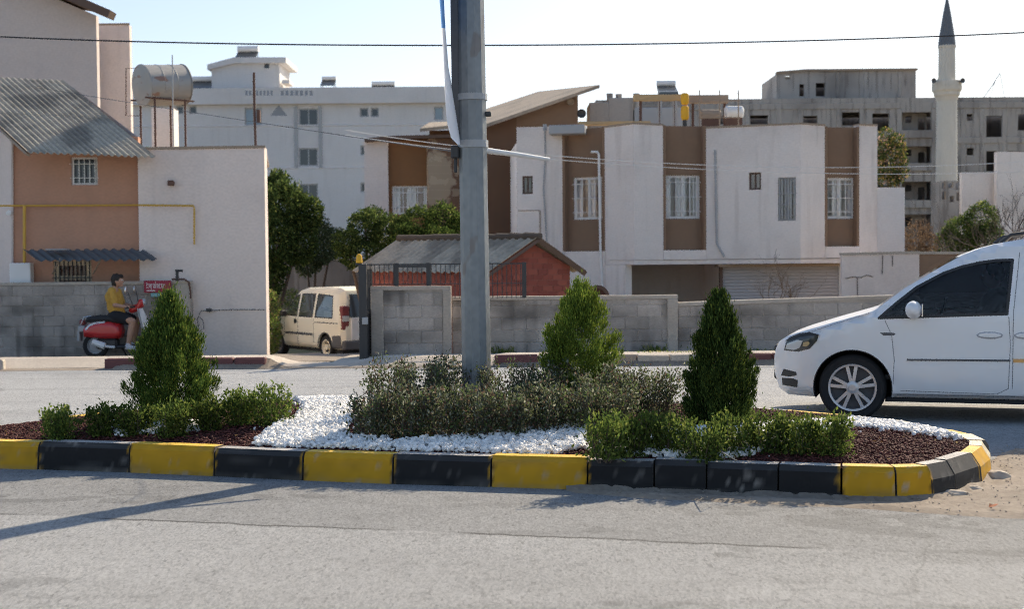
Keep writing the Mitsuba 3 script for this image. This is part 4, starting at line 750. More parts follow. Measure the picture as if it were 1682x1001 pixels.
f6c = frame_px(850, D6 + .4, 951, D6 + .6); w = MB(); facade(w, f6c, [(0, -1), (f6c.L, -1), (f6c.L, P(951, 153, D6 + .6)[2]), (0, P(850, 186, D6 + .4)[2])], (), .3); pl = [xy(600, D6), xy(706, D6), xy(951, D6 + .6), xy(951, D6 + .6) + [-.5, 8], xy(600, D6) + [0, 8]]; shell(w, pl, -1, P(620, 232, D6)[2] - .02, skip=(0, 1)); put('wall', w, 'plaster_brown', t)
# mono-pitch roof: lower edge A-B, upper edge behind
A_, B_, C_, D_ = P(697, 206, D6 - .5), P(985, 139, D6 + .1), P(884, 150, D6 + 7.0), P(700, 200, D6 + 6.0)
A_ = P(760, 217, D6 - .45)
m = MB(); up = np.array([0, 0, .1]); q = [A_, B_, C_, P(745, 196, D6 + 6.5)]; m.add([*q, *[x - up for x in q]], [[0, 1, 2, 3], [7, 6, 5, 4], [0, 4, 5, 1], [1, 5, 6, 2], [2, 6, 7, 3], [3, 7, 4, 0]]); put('roof', m, 'roof_tan', t)
m = MB(); q = [P(690, 211, D6 - .6), P(745, 205, D6 - .6), P(745, 199, D6 + 2), P(705, 201, D6 + 2)]; m.add([*q, *[x - up for x in q]], [[0, 1, 2, 3], [7, 6, 5, 4], [0, 4, 5, 1], [1, 5, 6, 2], [2, 6, 7, 3], [3, 7, 4, 0]]); put('porch_roof', m, 'roof_tan', t)
m = MB(); a, b = P(704, 236, D6), P(752, 212, D6); m.box(a[0], b[0], D6 + .4, D6 + 3, a[2], b[2]); put('roof_room', m, 'plaster_tan', t)
m = MB(); z0, z1 = P(600, 233, D6)[2], P(706, 225, D6)[2]; bar(m, P(600, 231, D6 - .1), P(640, 227, D6 - .1), .05, .25); bar(m, P(640, 227, D6 - .1), P(760, 224, D6 - .1), .05, .25); put('cornice', m, 'frame_brown', t)
m = MB(); c = P(937, 167, D6 + .4); m.lathe([(0.001, 0), (.1, .01), (.11, .04), (.1, .06)], 16, lambda v: np.stack([c[0] + v[:, 0], c[1] - v[:, 2], c[2] + v[:, 1]], 1)); put('vent', m, 'roof_tan', t)
m = MB(); c = P(955, 187, D6 + .3); m.lathe([(0.001, .03), (.1, .05), (.14, .1)], 16, lambda v: np.stack([c[0] + v[:, 0], c[1] - v[:, 2], c[2] + v[:, 1]], 1)); whole('wall_lamp', m, 'dark_metal', 'small dark wall lamp at the right edge of the brown house', 'wall lamp')

# ================================================================ house with folded bays
t = thing('bay_house', 'two storey pale house with folded bays and brown window strips', 'house'); BAY = t
nodes = [(850, 38.2, 209), (925, 38.0, 207), (994, 37.4, 206), (1042, 36.5, 204), (1090, 37.0, 204), (1160, 37.2, 205), (1315, 36.3, 205), (1355, 36.8, 207), (1411, 37.0, 207), (1441, 37.2, 208)]
brown = {1, 4, 7}; ZB = 1.56; plan = [xy(x, d) for x, d, _ in nodes]; tops = [P(x, y, d)[2] for x, d, y in nodes]
smalls = {0: [((858, 289, 875, 319), 'frame_brown', None)], 5: [((1230, 283, 1250, 312), 'frame_brown', None), ((1278, 291, 1307, 363), 'grey_metal', ('grey_metal', 6, 4))]}
bigs = {1: (936, 289, 987, 361), 4: (1097, 287, 1154, 359), 7: (1358, 291, 1411, 359)}
bots = {1: 413, 4: 411, 7: 405}
for k in range(9):
    fr = Frame(plan[k], plan[k + 1]); zt = min(tops[k], tops[k + 1]); zt3 = zt + .003 * k; z0 = -1.2 if k < 2 else ZB + .003 * k
    if k in brown:
        zb3 = fr.uz((nodes[k][0] + nodes[k + 1][0]) / 2, bots[k])[1]; rc = fr.rect(*bigs[k]); w = MB(); jw = .07
        facade(w, fr, rectpoly(0, fr.L, zb3, zt3 - .03), [rc], .2, d=-.22); w.box(0, jw, -.22, .012, zb3, zt3 - .031, fr); w.box(fr.L - jw, fr.L, -.22, .012, zb3, zt3 - .031, fr); put('recess_panel', w, 'plaster_brown', t)
        w = MB(); w.box(0, fr.L, -.42, .02, z0, zb3 - .002, fr); put('wall', w, 'plaster_house', t)
        window(t, fr, rc, 'white_metal', 'window_glass', .07, .07, 1, 0, d=-.22, curtain=True, grille=('white_metal', 5, 3))
    else:
        hs_ = [(fr.rect(*r), f_, g_) for r, f_, g_ in smalls.get(k, [])]
        w = MB(); facade(w, fr, rectpoly(0.002, fr.L - .002, z0, zt3), [h for h, _, _ in hs_], .25); put('wall', w, 'plaster_house', t)
        for h, f_, g_ in hs_: window(t, fr, h, f_, 'window_glass', .08, .05, 1, 0, grille=g_, curtain=g_ is not None)
        if k not in (0,): m = MB(); m.box(0, fr.L, -.28, .03, zt3 + .001, zt3 + .045, fr); put('parapet_cap', m, 'trim_tan', t)
bk_ = [plan[-1] + [.3, 8.5], plan[0] + [-.5, 8.5]]
w = MB(); shell(w, [plan[-1], bk_[0], bk_[1], plan[0]], -1.2, min(tops) - .25, skip=(3,)); put('side_wall', w, 'plaster_house', t)
inset = Polygon([*plan, *bk_]).buffer(-.27); m = MB(); m.prism(inset, min(tops) - .4, min(tops) - .25); put('roof', m, 'raw_concrete', t)
m = MB(); m.prism(Polygon([*[p_ + [0, .03] for p_ in plan[2:]], *bk_]), ZB - .12, ZB); put('floor_slab', m, 'plaster_house', t)
# ground floor: wall to the garage mouth, open bay, shutter
fr = Frame(plan[2] , plan[3]); u = fr.uz(1027, 450)[0]; w = MB(); w.box(0.002, u, -.25, .0, -1.2, ZB - .125, fr); put('wall', w, 'plaster_house', t)
w = MB(); g0, g1 = fr.w(np.array([[u, 0, 0]]))[0][:2], xy(1180, 37.8); w.quad([*g0, -1.2], [g0[0], 41.5, -1.2], [g0[0], 41.5, ZB - .13], [*g0, ZB - .13]); w.quad([g0[0], 41.5, -1.2], [g1[0] + .3, 41.5, -1.2], [g1[0] + .3, 41.5, ZB - .13], [g0[0], 41.5, ZB - .13]); w.quad([g1[0] + .15, 38, -1.2], [g1[0] + .15, 41.5, -1.2], [g1[0] + .15, 41.5, ZB - .13], [g1[0] + .15, 38, ZB - .13]); put('carport_wall', w, 'plaster_house', t)
fS = frame_px(1176, 37.6, 1392, 37.6); zl0, zl1 = fS.uz(1280, 438)[1], fS.uz(1280, 426)[1]
m = MB(); m.box(0, fS.L, -.3, .45, zl0, min(zl1, ZB - .13), fS, ch=.01); put('lintel', m, 'trim_tan', t)
sh = MB(); u0, u1 = fS.uz(1187, 450)[0], fS.uz(1378, 450)[0]; n = 26
for k in range(n): z0 = -1.0 + (zl0 + 1.0) * k / n; z1 = -1.0 + (zl0 + 1.0) * (k + 1) / n; sl = MB(); sl.add(fS.w(np.array([[u0, -.05, z0 + .004], [u1, -.05, z0 + .004], [u1, -.04, z0 + (z1 - z0) * .25], [u0, -.04, z0 + (z1 - z0) * .25], [u1, -.05, z1 - .004], [u0, -.05, z1 - .004]])), [[0, 1, 2, 3], [3, 2, 4, 5]]); put('shutter_slat', sl, 'shutter_grey', t)
for a, b in ((u0 - .09, u0), (u1, u1 + .07)): m = MB(); m.box(a, b, -.1, .05, -1.2, zl0 - .002, fS); put('shutter_jamb', m, 'frame_brown' if a < 1 else 'white_metal', t)
m = MB(); m.box(u0, u1, -.12, -.1, -1.2, zl0, fS); put('shutter_back', m, 'grey_metal', t)
# panel outlines, pipes, roof shelf
f0 = Frame(plan[0], plan[1]); m = MB(); a = f0.rect(851, 345, 888, 346.5); b = f0.rect(886.5, 346, 888, 386); m.box(*a[:2], .003, .03, *a[2:], f0); m.box(*b[:2], .003, .028, b[2], a[2], f0); put('panel_trim', m, 'trim_tan', t)
f1_ = Frame(plan[1], plan[2]); q = [f1_.w(np.array([[*x]]))[0] for x in [(f1_.uz(974, 250)[0], .12, f1_.uz(974, 250)[1]), (f1_.uz(984, 250)[0], .1, f1_.uz(984, 250)[1]), (f1_.uz(985.5, 254)[0], .08, f1_.uz(985, 254)[1]), (f1_.uz(988, 410)[0], .07, f1_.uz(988, 410)[1]), (f1_.uz(991, 475)[0], .07, f1_.uz(991, 475)[1])]]
whole('drain_pipe', MB().tube(q, .035, 8), 'white_metal', 'white drain pipe with an elbow top beside the leftmost brown strip', 'pipe')
f5_ = Frame(plan[5], plan[6]); q = [f5_.w(np.array([[f5_.uz(x, y)[0], .05, f5_.uz(x, y)[1]]]))[0] for x, y in [(1175, 247), (1176, 300), (1178, 400), (1190, 422)]]; whole('drain_pipe', MB().tube(q, .03, 8), 'grey_metal', 'thin grey drain pipe right of the middle brown strip', 'pipe')
q = [f0.w(np.array([[f0.uz(x, y)[0], .05, f0.uz(x, y)[1]]]))[0] for x, y in [(895, 205), (896, 260), (893, 310), (898, 390), (900, 440)]]; whole('drain_pipe', MB().tube(q, .022, 8), 'grey_metal', 'thin dark downpipe on the left wall of the bay house under the grey roof box', 'pipe')
m = MB(); a = f0.rect(905, 207, 963, 223); m.box(a[0], a[1], .0, .5, a[2], a[3], f0, ch=.02); whole('roof_box', m, 'grey_metal', 'long grey box jutting out at the roof edge over the leftmost brown strip', 'box')
m = MB(); c = P(895, 207, 37.9); m.tube([c - [0, 0, .12], c + [0, 0, .05]], .06, 10); put('pipe_cap', m, 'grey_metal', BAY)
# arched door leaf between wall and house
t = thing('arched_door', 'dark brown arched door standing behind the lime green conifer', 'door'); fd = frame_px(962, 33, 1001, 33); zs_, hw = fd.uz(980, 490)[1], fd.L / 2
arch = Polygon([(0, -1.1), (fd.L, -1.1)] + [(hw + hw * math.cos(a), zs_ + hw * 1.1 * math.sin(a)) for a in np.linspace(0, math.pi, 16)]); m = MB(); m.prism(arch, -.06, 0, lambda v: fd.w(v[:, [0, 2, 1]])); put('leaf', m, 'wood_dark', t); m = MB(); m.prism(arch.difference(arch.buffer(-.09)), .002, .05, lambda v: fd.w(v[:, [0, 2, 1]])); put('frame', m, 'frame_brown', t)

# ---- clutter on the bay house roof
zr6 = min(tops) - .25; DR = 39.0
def at_roof(px, py, d=DR): return P(px, py, d)
m = MB(); a, b = P(1040, 166, 39.6), P(1122, 155, 39.6); m.box(a[0], b[0], 39.5, 39.7, a[2], b[2], ch=.01); tt = thing('timber_beam', 'long yellow timber beam raised across the flat roof', 'beam'); put('beam', m, 'beam_tan', tt)
for px in (1052, 1085, 1110): m = MB(); c = P(px, 160, 39.62); m.tube([[c[0], 39.62, zr6], [c[0], 39.62, a[2]]], .045, 6); put('prop', m, 'rust_metal', tt)
m = MB(); a, b = P(1128, 170, 39.9), P(1196, 156, 39.9); m.box(a[0], b[0], 39.8, 40.0, a[2], b[2], ch=.01); tt = thing('timber_beam', 'grey brown beam behind the scaffold poles on the flat roof', 'beam'); put('beam', m, 'trim_tan', tt)
for px in (1138, 1190): m = MB(); c = P(px, 160, 39.92); m.tube([[c[0], 39.92, zr6], [c[0], 39.92, a[2]]], .04, 6); put('prop', m, 'rust_metal', tt)
m = MB(); a, b = P(950, 206, 38.4), P(1068, 199, 38.4); m.box(a[0], b[0], 38.3, 38.55, a[2], b[2], ch=.01); whole('plank', m, 'beam_tan', 'long tan plank lying along the front roof edge of the bay house', 'plank')
tt = thing('drum_stack', 'two bright yellow drums stacked on the flat roof', 'drums'); c = P(1125, 200, 39.0)
for z0, z1, y0, y1 in ((0, 0, 172, 153), (0, 0, 197, 174)):
    za, zb3 = P(1125, y0, 39)[2], P(1125, y1, 39)[2]; h_ = zb3 - za; r_ = .115
    put('drum', MB().lathe([(0.001, za), (r_ * .7, za), (r_, za + h_ * .12), (r_ * 1.03, za + h_ * .5), (r_, za + h_ * .88), (r_ * .7, zb3), (0.001, zb3)], 20, lambda v: np.stack([c[0] + v[:, 0], 39 + v[:, 1], v[:, 2]], 1)), 'signal_yellow', tt, smooth=40)
m = MB(); m.tube([[c[0], 39.0, zr6], [c[0], 39.0, P(1125, 196, 39)[2]]], .06, 8); put('stand', m, 'dark_metal', tt)
tt = thing('scaffold', 'light scaffold of thin poles round the white tanks on the flat roof', 'scaffold')
for px in (1149, 1182, 1213):
    for dd in (38.6, 39.6): c = P(px, 205, dd); put('pole', MB().tube([[c[0], dd, zr6], [c[0], dd, P(px, 148, dd)[2]]], .02, 6), 'trim_tan', tt)
for py in (165, 193): put('ledger', MB().tube([P(1147, py, 38.57), P(1216, py, 38.57)], .018, 6), 'trim_tan', tt)
for k, (x0, x1, y0, y1, lab) in enumerate([(1190, 1221, 195, 174, 'white lying tank inside the scaffold at the right'), (1150, 1184, 197, 180, 'greyish lying tank inside the scaffold at the left')]):
    a, b = P(x0, (y0 + y1) / 2, 39.1), P(x1, (y0 + y1) / 2, 39.1); r_ = (P(x0, y1, 39.1)[2] - P(x0, y0, 39.1)[2]) / 2; tt = thing('roof_tank', lab, 'water tank'); L_ = b - a
    put('drum', MB().tube([a + L_ * .0, a + L_ * .08, a + L_ * .92, b], [r_ * .7, r_, r_, r_ * .7], 20), 'white_metal' if k == 0 else 'trim_tan', tt, smooth=40); m = MB(); m.box(a[0] + .05, b[0] - .05, 39.0, 39.2, zr6, a[2] - r_ * .9); put('stand', m, 'rust_metal', tt)
solar(1081, 129, 1112, 153, 39.8, 'solar water heater standing above the yellow beam on the flat roof', zr6)
for (x0, x1, y0, y1, lab, mt) in [(968, 1000, 190, 168, 'small grey roof shed behind the sloping tan roof', 'raw_concrete'), (1000, 1040, 192, 160, 'grey concrete roof block left of the yellow beam', 'raw_concrete'), (1042, 1120, 196, 176, 'low grey box on the flat roof under the yellow beam', 'grey_metal')]:
    a, b = P(x0, y0, 42.5), P(x1, y1, 42.5); m = MB(); m.box(a[0], b[0], 42.5, 44, zr6, b[2], ch=.02); whole('roof_block', m, mt, lab, 'roof block')
for px, y0, lab in ((1003, 151, 'first small chimney pot on the grey roof block'), (1018, 152, 'second small chimney pot on the grey roof block'), (1047, 151, 'small chimney pot standing at the left end of the yellow beam')):
    c = P(px, y0, 42.6); m = MB(); m.tube([[c[0], 43, zr6], [c[0], 43, c[2] - .1], [c[0], 43, c[2]]], [.10, .10, .11], 10); whole('chimney_pot', m, 'raw_concrete', lab, 'chimney')

# ================================================================ white side walls at the right
def simple_wall(name, x0, d0, x1, d1, ytop, zb0, matn, label, cat, depth=.2, capm=None, ytop1=None):
    t = thing(name, label, cat); fr = frame_px(x0, d0, x1, d1); za, zb9 = P(x0, ytop, d0)[2], P(x1, ytop1 or ytop, d1)[2]; w = MB(); w.prism(Polygon([(0, zb0), (fr.L, zb0), (fr.L, zb9), (0, za)]), -depth, 0, lambda v: fr.w(v[:, [0, 2, 1]])); put('wall', w, matn, t)
    if capm: m = MB(); m.prism(Polygon([(-.01, za + .002), (fr.L + .01, zb9 + .002), (fr.L + .01, zb9 + .07), (-.01, za + .07)]), -depth - .03, .03, lambda v: fr.w(v[:, [0, 2, 1]])); put('coping', m, capm, t)
    return t, fr
simple_wall('side_wall', 1441, 37.4, 1486, 37.8, 308, -1.2, 'plaster_white', 'narrow white wall at the right end of the bay house under the tree', 'wall', 6, None)
t, fr = simple_wall('garden_wall', 1383, 34.5, 1510, 34.5, 420, -1.1, 'plaster_pinkwhite', 'pale garden wall with dark stains right of the shutter', 'wall', .2, 'pavement_concrete', 417)
simple_wall('garden_wall', 1510, 34.6, 1800, 34.8, 418, -1.1, 'plaster_brown', 'low brown garden wall behind the windscreen of the white van', 'wall', .2, 'pavement_concrete')
m = MB()
for pts_ in ([(1388, 458), (1400, 455), (1415, 456), (1424, 452), (1434, 455)], [(1408, 456), (1409, 488)], [(1450, 420), (1449, 450)], [(1466, 420), (1466, 437)]): m.tube([P(x, y, 34.48) for x, y in pts_], .010, 5)
t2 = put('dry_vine', m, 'twig', t)
t = thing('white_house', 'plain white walled house at the right edge behind the bare branches', 'house'); f7 = frame_px(1637, 50, 1800, 50); f7b = frame_px(1580, 50.6, 1637, 50.6)
w = MB(); facade(w, f7, rectpoly(0, f7.L, -1, P(1700, 249, 50)[2]), (), .3); put('wall', w, 'plaster_house', t); w = MB(); facade(w, f7b, rectpoly(0, f7b.L - .01, -1, P(1600, 283, 50.6)[2]), (), .3); a7, b7 = xy(1580, 50.6), xy(1637, 50.0); w.quad([*a7, -1], [*(a7 * 1.12), -1], [*(a7 * 1.12), P(1600, 283, 50.6)[2]], [*a7, P(1600, 283, 50.6)[2]]); w.quad([*b7, -1], [*(b7 * 1.12), -1], [*(b7 * 1.12), P(1700, 249, 50)[2] - .01], [*b7, P(1700, 249, 50)[2] - .01]); put('wall', w, 'plaster_house', t, label='lower left wing')

# ================================================================ unfinished concrete building
t = thing('unfinished_building', 'grey unfinished concrete building with empty openings behind the minaret', 'building'); D8 = 115.0
f8 = frame_px(980, D8, 1760, D8); zt8 = P(1400, 161, D8)[2]
op = [(1232, 189, 1262, 204), (1318, 190, 1343, 204), (1383, 184, 1413, 206), (1433, 186, 1461, 215), (1588, 187, 1598, 198), (1620, 190, 1647, 225), (1672, 187, 1700, 214), (1588, 243, 1600, 255), (1620, 248, 1637, 281), (1655, 248, 1690, 280), (1433, 246, 1460, 275), (1588, 305, 1600, 318), (1360, 250, 1390, 272), (1433, 305, 1460, 335), (1180, 190, 1205, 204)]
rec = [(1479, 184, 1530, 221), (1479, 240, 1530, 275), (1479, 298, 1530, 336), (1479, 352, 1530, 400)]
rcs = [f8.rect(*r) for r in op + rec]; w = MB(); facade(w, f8, rectpoly(0, f8.L, -1, zt8), rcs, .35); pl = [xy(980, D8), xy(1760, D8), xy(1760, D8) + [0, 14], xy(980, D8) + [0, 14]]; shell(w, pl, -1, zt8 - .01, skip=(0,)); w.prism(Polygon(pl).buffer(-.4), zt8 - .25, zt8 - .1); put('wall', w, 'raw_concrete', t)
for r in rec:
    u0, u1, z0, z1 = f8.rect(*r); w = MB(); b0 = (u0 + (u1 - u0) * .34, u0 + (u1 - u0) * .55, z0 + (z1 - z0) * .62, z0 + (z1 - z0) * .92); b1 = (u0 + (u1 - u0) * .76, u0 + (u1 - u0) * .99, z0 + .02, z0 + (z1 - z0) * .8)
    facade(w, f8, rectpoly(u0 - .1, u1 + .1, z0 - .1, z1 + .1), [b0, b1], .2, d=-1.7); k = put('balcony_back', w, 'raw_concrete', t); m = MB(); m.box(u0 - .2, u1 + .2, -1.9, -.35, z0 - .25, z0 - .02, f8); put('balcony_floor', m, 'raw_concrete', t); m = MB(); m.box(u0, u1, .003, .25, z0 - .3, z0 + .35, f8); put('balcony_parapet', m, 'raw_concrete', t)
for y in (174, 232, 289, 344): m = MB(); z = f8.uz(1400, y)[1]; m.box(0, f8.uz(1478, y)[0], .004, .10, z - .25, z + .25, f8); m.box(f8.uz(1531, y)[0], f8.L, .004, .10, z - .25, z + .25, f8); put('slab_edge', m, 'raw_concrete', t)
for px in (1228, 1280, 1315, 1378, 1416, 1477, 1534, 1582, 1613, 1650): m = MB(); u = f8.uz(px, 200)[0]; m.box(u - .2, u + .2, .006, .06, -1, f8.uz(px, 179)[1], f8); put('column', m, 'raw_concrete', t)
f8b = frame_px(1276, D8 + 3, 1504, D8 + 3); ops = [(1313, 138, 1321, 158), (1340, 136, 1355, 158), (1290, 124, 1298, 130)]; rcs = [f8b.rect(*r) for r in ops]; za, zb9 = P(1276, 121, D8 + 3)[2], P(1330, 117, D8 + 3)[2]; u1 = f8b.uz(1322, 120)[0]
w = MB(); facade(w, f8b, [(0, zt8 - .5), (f8b.L, zt8 - .5), (f8b.L, zb9), (u1, zb9), (0, za)], rcs, .3); pb_ = [xy(1276, D8 + 3), xy(1504, D8 + 3), xy(1504, D8 + 3) + [0, 7], xy(1276, D8 + 3) + [0, 7]]; shell(w, pb_, zt8 - .5, za - .02, skip=(0,)); w.prism(Polygon(pb_).buffer(-.35), za - .4, za - .2); up_ = put('stair_tower', w, 'raw_concrete', t)
for a, b, za9, zb99 in ((0, u1, za, zb9), (u1, f8b.L + .1, zb9, zb9)): m = MB(); m.prism(Polygon([(a, za9 + .002), (b, zb99 + .002), (b, zb99 + .18), (a, za9 + .18)]), -.6, .25, lambda v: f8b.w(v[:, [0, 2, 1]])); put('roof_edge', m, 'trim_tan', up_)
for px in (1376, 1422, 1478): m = MB(); u = f8b.uz(px, 140)[0]; m.box(u - .15, u + .15, .004, .06, zt8, zb9 - .1, f8b); put('column', m, 'raw_concrete', up_)
tt = thing('roof_mast', 'thin leaning lattice mast on the roof right of the minaret', 'mast'); put('rods', MB().tube([P(1615, 161, D8 + 2), P(1630, 140, D8 + 2), P(1643, 119, D8 + 2)], .05, 5).tube([P(1643, 122, D8 + 2), P(1650, 161, D8 + 2)], .04, 5).tube([P(1636, 130, D8 + 2), P(1625, 161, D8 + 2)], .035, 5), 'grey_metal', tt)

# ================================================================ minaret
t = thing('minaret', 'cream stone minaret with a grey pointed cap and one balcony', 'minaret'); D9 = 98.0; c9 = xy(1554.5, D9); S9 = D9 / F
xm = lambda v: np.stack([c9[0] + v[:, 0], c9[1] + v[:, 1], v[:, 2]], 1); zz = lambda y: P(1555, y, D9)[2]
put('shaft', MB().lathe([(18 * S9, -1), (17.2 * S9, zz(300)), (16.2 * S9, zz(166))], 16, xm), 'minaret_stone', t, smooth=20)
put('corbel', MB().lathe([(16.2 * S9, zz(166)), (17.5 * S9, zz(163)), (18 * S9, zz(160)), (20.5 * S9, zz(157)), (21 * S9, zz(152)), (23.5 * S9, zz(149)), (24 * S9, zz(143)), (24 * S9, zz(142)), (13.6 * S9, zz(142))], 20, xm), 'minaret_stone', t, smooth=20)
put('balustrade', MB().lathe([(23 * S9, zz(142)), (23.6 * S9, zz(141)), (23.6 * S9, zz(134)), (22 * S9, zz(133)), (22 * S9, zz(142))], 20, xm), 'minaret_stone', t)
put('upper_shaft', MB().lathe([(13.8 * S9, zz(142)), (13.4 * S9, zz(80)), (14.6 * S9, zz(77)), (14.6 * S9, zz(75)), (12 * S9, zz(74.5))], 16, xm), 'minaret_stone', t, smooth=20)
cp = put('cap', MB().lathe([(14.2 * S9, zz(75)), (12.6 * S9, zz(60)), (7 * S9, zz(25)), (2.2 * S9, zz(-1)), (0.02, zz(-8))], 16, xm), 'lead_grey', t, smooth=20)
put('finial', MB().lathe([(.05, zz(-6)), (.12, zz(-12)), (.04, zz(-16)), (.09, zz(-20)), (.01, zz(-28))], 10, xm), 'gas_yellow', cp)
for px in (1531, 1578, 1540): m = MB(); c = P(px, 133.5, D9 - .6 + (px == 1540) * 1.2); m.lathe([(.05, 0), (.09, .15), (.18, .4), (.19, .43), (.02, .3)], 12, lambda v: np.stack([c[0] + v[:, 0], c[1] - v[:, 2], c[2] + v[:, 1]], 1)); put('loudspeaker', m, 'grey_plastic', t)
# block work tower foot
t = thing('block_tower', 'small grey blockwork tower with openings at the foot of the minaret', 'tower'); fT = frame_px(1545, 88, 1582, 88); hs_ = [fT.rect(*r) for r in [(1547, 300, 1553, 310), (1557, 299, 1566, 309), (1570, 300, 1579, 312), (1547, 315, 1554, 328), (1571, 316, 1579, 330), (1560, 322, 1567, 332)]]
w = MB(); facade(w, fT, rectpoly(0, fT.L, -1, P(1560, 297, 88)[2]), hs_, .3); pl = [xy(1545, 88), xy(1582, 88), xy(1582, 88) + [0, 2.0], xy(1545, 88) + [0, 2.0]]; shell(w, pl, -1, P(1560, 297, 88)[2] - .02, skip=(0,)); put('wall', w, 'raw_concrete', t)

# ================================================================ red brick shed with corrugated gable roof
t = thing('brick_shed', 'red brick shed with a grey corrugated gable roof behind the gate wall', 'shed')
apN, apF, elN, erN = P(885, 390, 25.2), P(655, 394, 28.2), P(803, 448, 24.9), P(962, 446, 25.5); rid = apF - apN; elF = elN + rid; erF = erN + rid
corr_roof(t, elF, elN, apN, 20, 4, amp=.024); corr_roof(t, erN, erF, apF, 20, 4, amp=.024)
mat('ridge_tile', (0.075, 0.06, 0.05), 0.9)
for k in range(11): f0_, f1_ = k / 11, (k + 1.12) / 11; m = MB(); m.tube([apF + (apN - apF) * f0_ + [0, 0, .02 + R.uniform(-.012, .012)], apF + (apN - apF) * f1_ + [0, 0, .02 + R.uniform(-.012, .02)]], [.075, .06], 8); put('ridge_tile', m, 'ridge_tile', t)
gz = np.array([0, 0, -.05]); fas = MB(); bar(fas, apN + gz, erN + gz, .05, .02); put('fascia', fas, 'frame_brown', t); fas = MB(); bar(fas, apN + gz, elN + gz, .03, .02); put('fascia', fas, 'frame_brown', t)
gl, gr = elN[:2] + (erN - elN)[:2] * .10 + rid[:2] * .04, elN[:2] + (erN - elN)[:2] * .90 + rid[:2] * .04; fs = Frame(gl, gr); ua_, za9 = fs.uz(885, 400, 0); zE = elN[2] + .10
gable = Polygon([(0, -.9), (fs.L, -.9), (fs.L, zE), (fs.L * .5, apN[2] - .10), (0, zE)]); m = MB(); m.prism(gable, -.15, -.012, lambda v: fs.w(v[:, [0, 2, 1]])); put('mortar', m, 'clay_mortar', t)
fl = Frame(gl + rid[:2] * .93, gl); m = MB(); m.prism(Polygon(rectpoly(0, fl.L, -.9, zE - .02)), -.15, -.012, lambda v: fl.w(v[:, [0, 2, 1]])); m.prism(Polygon(rectpoly(0, fl.L, -.9, zE - .02)), -fs.L, -fs.L + .1, lambda v: fl.w(v[:, [0, 2, 1]])); put('side_mortar', m, 'clay_mortar', t)
def bricks(fr, poly, z0, zmin, limit=None, bw=.20, bh=.105):
    x0, y0, x1, y1 = poly.bounds; r = 0; z = z0
    while z < y1:
        if z + bh > zmin:
            u = x0 - (bw / 2 if r % 2 else 0)
            while u < x1:
                b = Polygon(rectpoly(max(u, x0) + .004, min(u + bw - .01, x1), z, z + bh - .012)).intersection(poly) if u + bw - .01 > x0 + .02 else Polygon()
                if b.geom_type == 'Polygon' and b.area > .002: mm = MB(); mm.prism(b, -.06, R.normal(0, .003), lambda v: fr.w(v[:, [0, 2, 1]])); put('brick', mm, f'clay_{R.integers(3)}', t)
                u += bw
        r += 1; z += bh
bricks(fs, gable, -.9, .70); bricks(fl, Polygon(rectpoly(0, fl.L, -.9, zE - .02)), -.9, .95)

# ================================================================ gate post, open gate leaf, railing
t = thing('gate_post', 'black gate post topped by a yellow warning lamp', 'gate post'); d_ = 20.75; a, b = P(592, 590, d_), P(601, 434, d_)
m = MB(); m.box(a[0] - .01, b[0] + .01, d_ - .05, d_ + .05, -.15, b[2], ch=.006); put('post', m, 'dark_metal', t)
c = P(590, 432, d_); m = MB(); m.lathe([(.001, c[2] - .01), (.05, c[2]), (.05, c[2] + .03), (.045, c[2] + .10), (.03, c[2] + .13), (.001, c[2] + .14)], 16, lambda v: np.stack([c[0] + v[:, 0], d_ + v[:, 1], v[:, 2]], 1)); put('warning_lamp', m, 'signal_yellow', t, smooth=40)
m = MB(); m.box(c[0] - .055, c[0] + .055, d_ - .055, d_ + .055, c[2] - .035, c[2] - .008, ch=.008); put('lamp_base', m, 'dark_metal', t)
m = MB(); c = P(599, 528, d_ - .07); m.box(c[0] - .04, c[0] + .05, d_ - .09, d_ - .05, c[2] - .05, c[2] + .06, ch=.006); put('lock_box', m, 'grey_metal', t)
t = thing('gate_leaf', 'black barred gate leaf folded back beside the gate post', 'gate'); m = MB(); a = P(603, 590, 20.9); zt_ = P(603, 436, 20.9)[2]
for k in range(7): y = 20.86 + k * .14; m.box(a[0] - .012, a[0] + .012, y - .012, y + .012, -.05, zt_ if k in (0, 6) else zt_ - .05)
for z in (0.05, .75, zt_ - .06): m.box(a[0] - .016, a[0] + .016, 20.875, 21.69, z, z + .045)
put('bars', m, 'dark_metal', t); m = MB(); m.box(a[0] - .02, a[0] - .013, 20.88, 21.68, .1, .74); put('sheet_panel', m, 'dark_metal', t)
t = thing('railing', 'black steel railing on top of the gate wall', 'railing'); fr = frame_px(600, 21.33, 863, 21.33); z0, z1 = fr.uz(730, 470)[1] + .01, fr.uz(730, 433)[1]
for z, h_ in ((z1, .02), (z0 + .03, .012)): m = MB(); m.box(0, fr.L, -.012, .012, z - h_, z, fr); put('rail', m, 'dark_metal', t)
n = 34
for k in range(n + 1): u = fr.L * k / n; m = MB(); m.box(u - .006, u + .006, -.006, .006, (z0 + .03) if u < fr.uz(742, 450)[0] else zb_ - .02, z1 - .021, fr); put('bar', m, 'dark_metal', t)
for px in (651, 704, 861): u = fr.uz(px, 450)[0]; m = MB(); m.box(u - .035, u + .035, -.035, .02, z0 - .03 if px < 800 else zb_ - .02, z1 + .012, fr, ch=.004); put('post', m, 'dark_metal', t)
m = MB(); u0, u1 = fr.uz(651, 450)[0], fr.uz(704, 450)[0]; m.box(u0, u1, -.03, .024, z1 - .06, z1 - .022, fr); put('header', m, 'dark_metal', t)

# grey wall beyond the parked van
block = simple_wall('yard_wall', 440, 44, 600, 44, 428, -1.2, 'raw_concrete', 'plain grey yard wall behind the parked cream van', 'wall', .2, 'pavement_concrete')
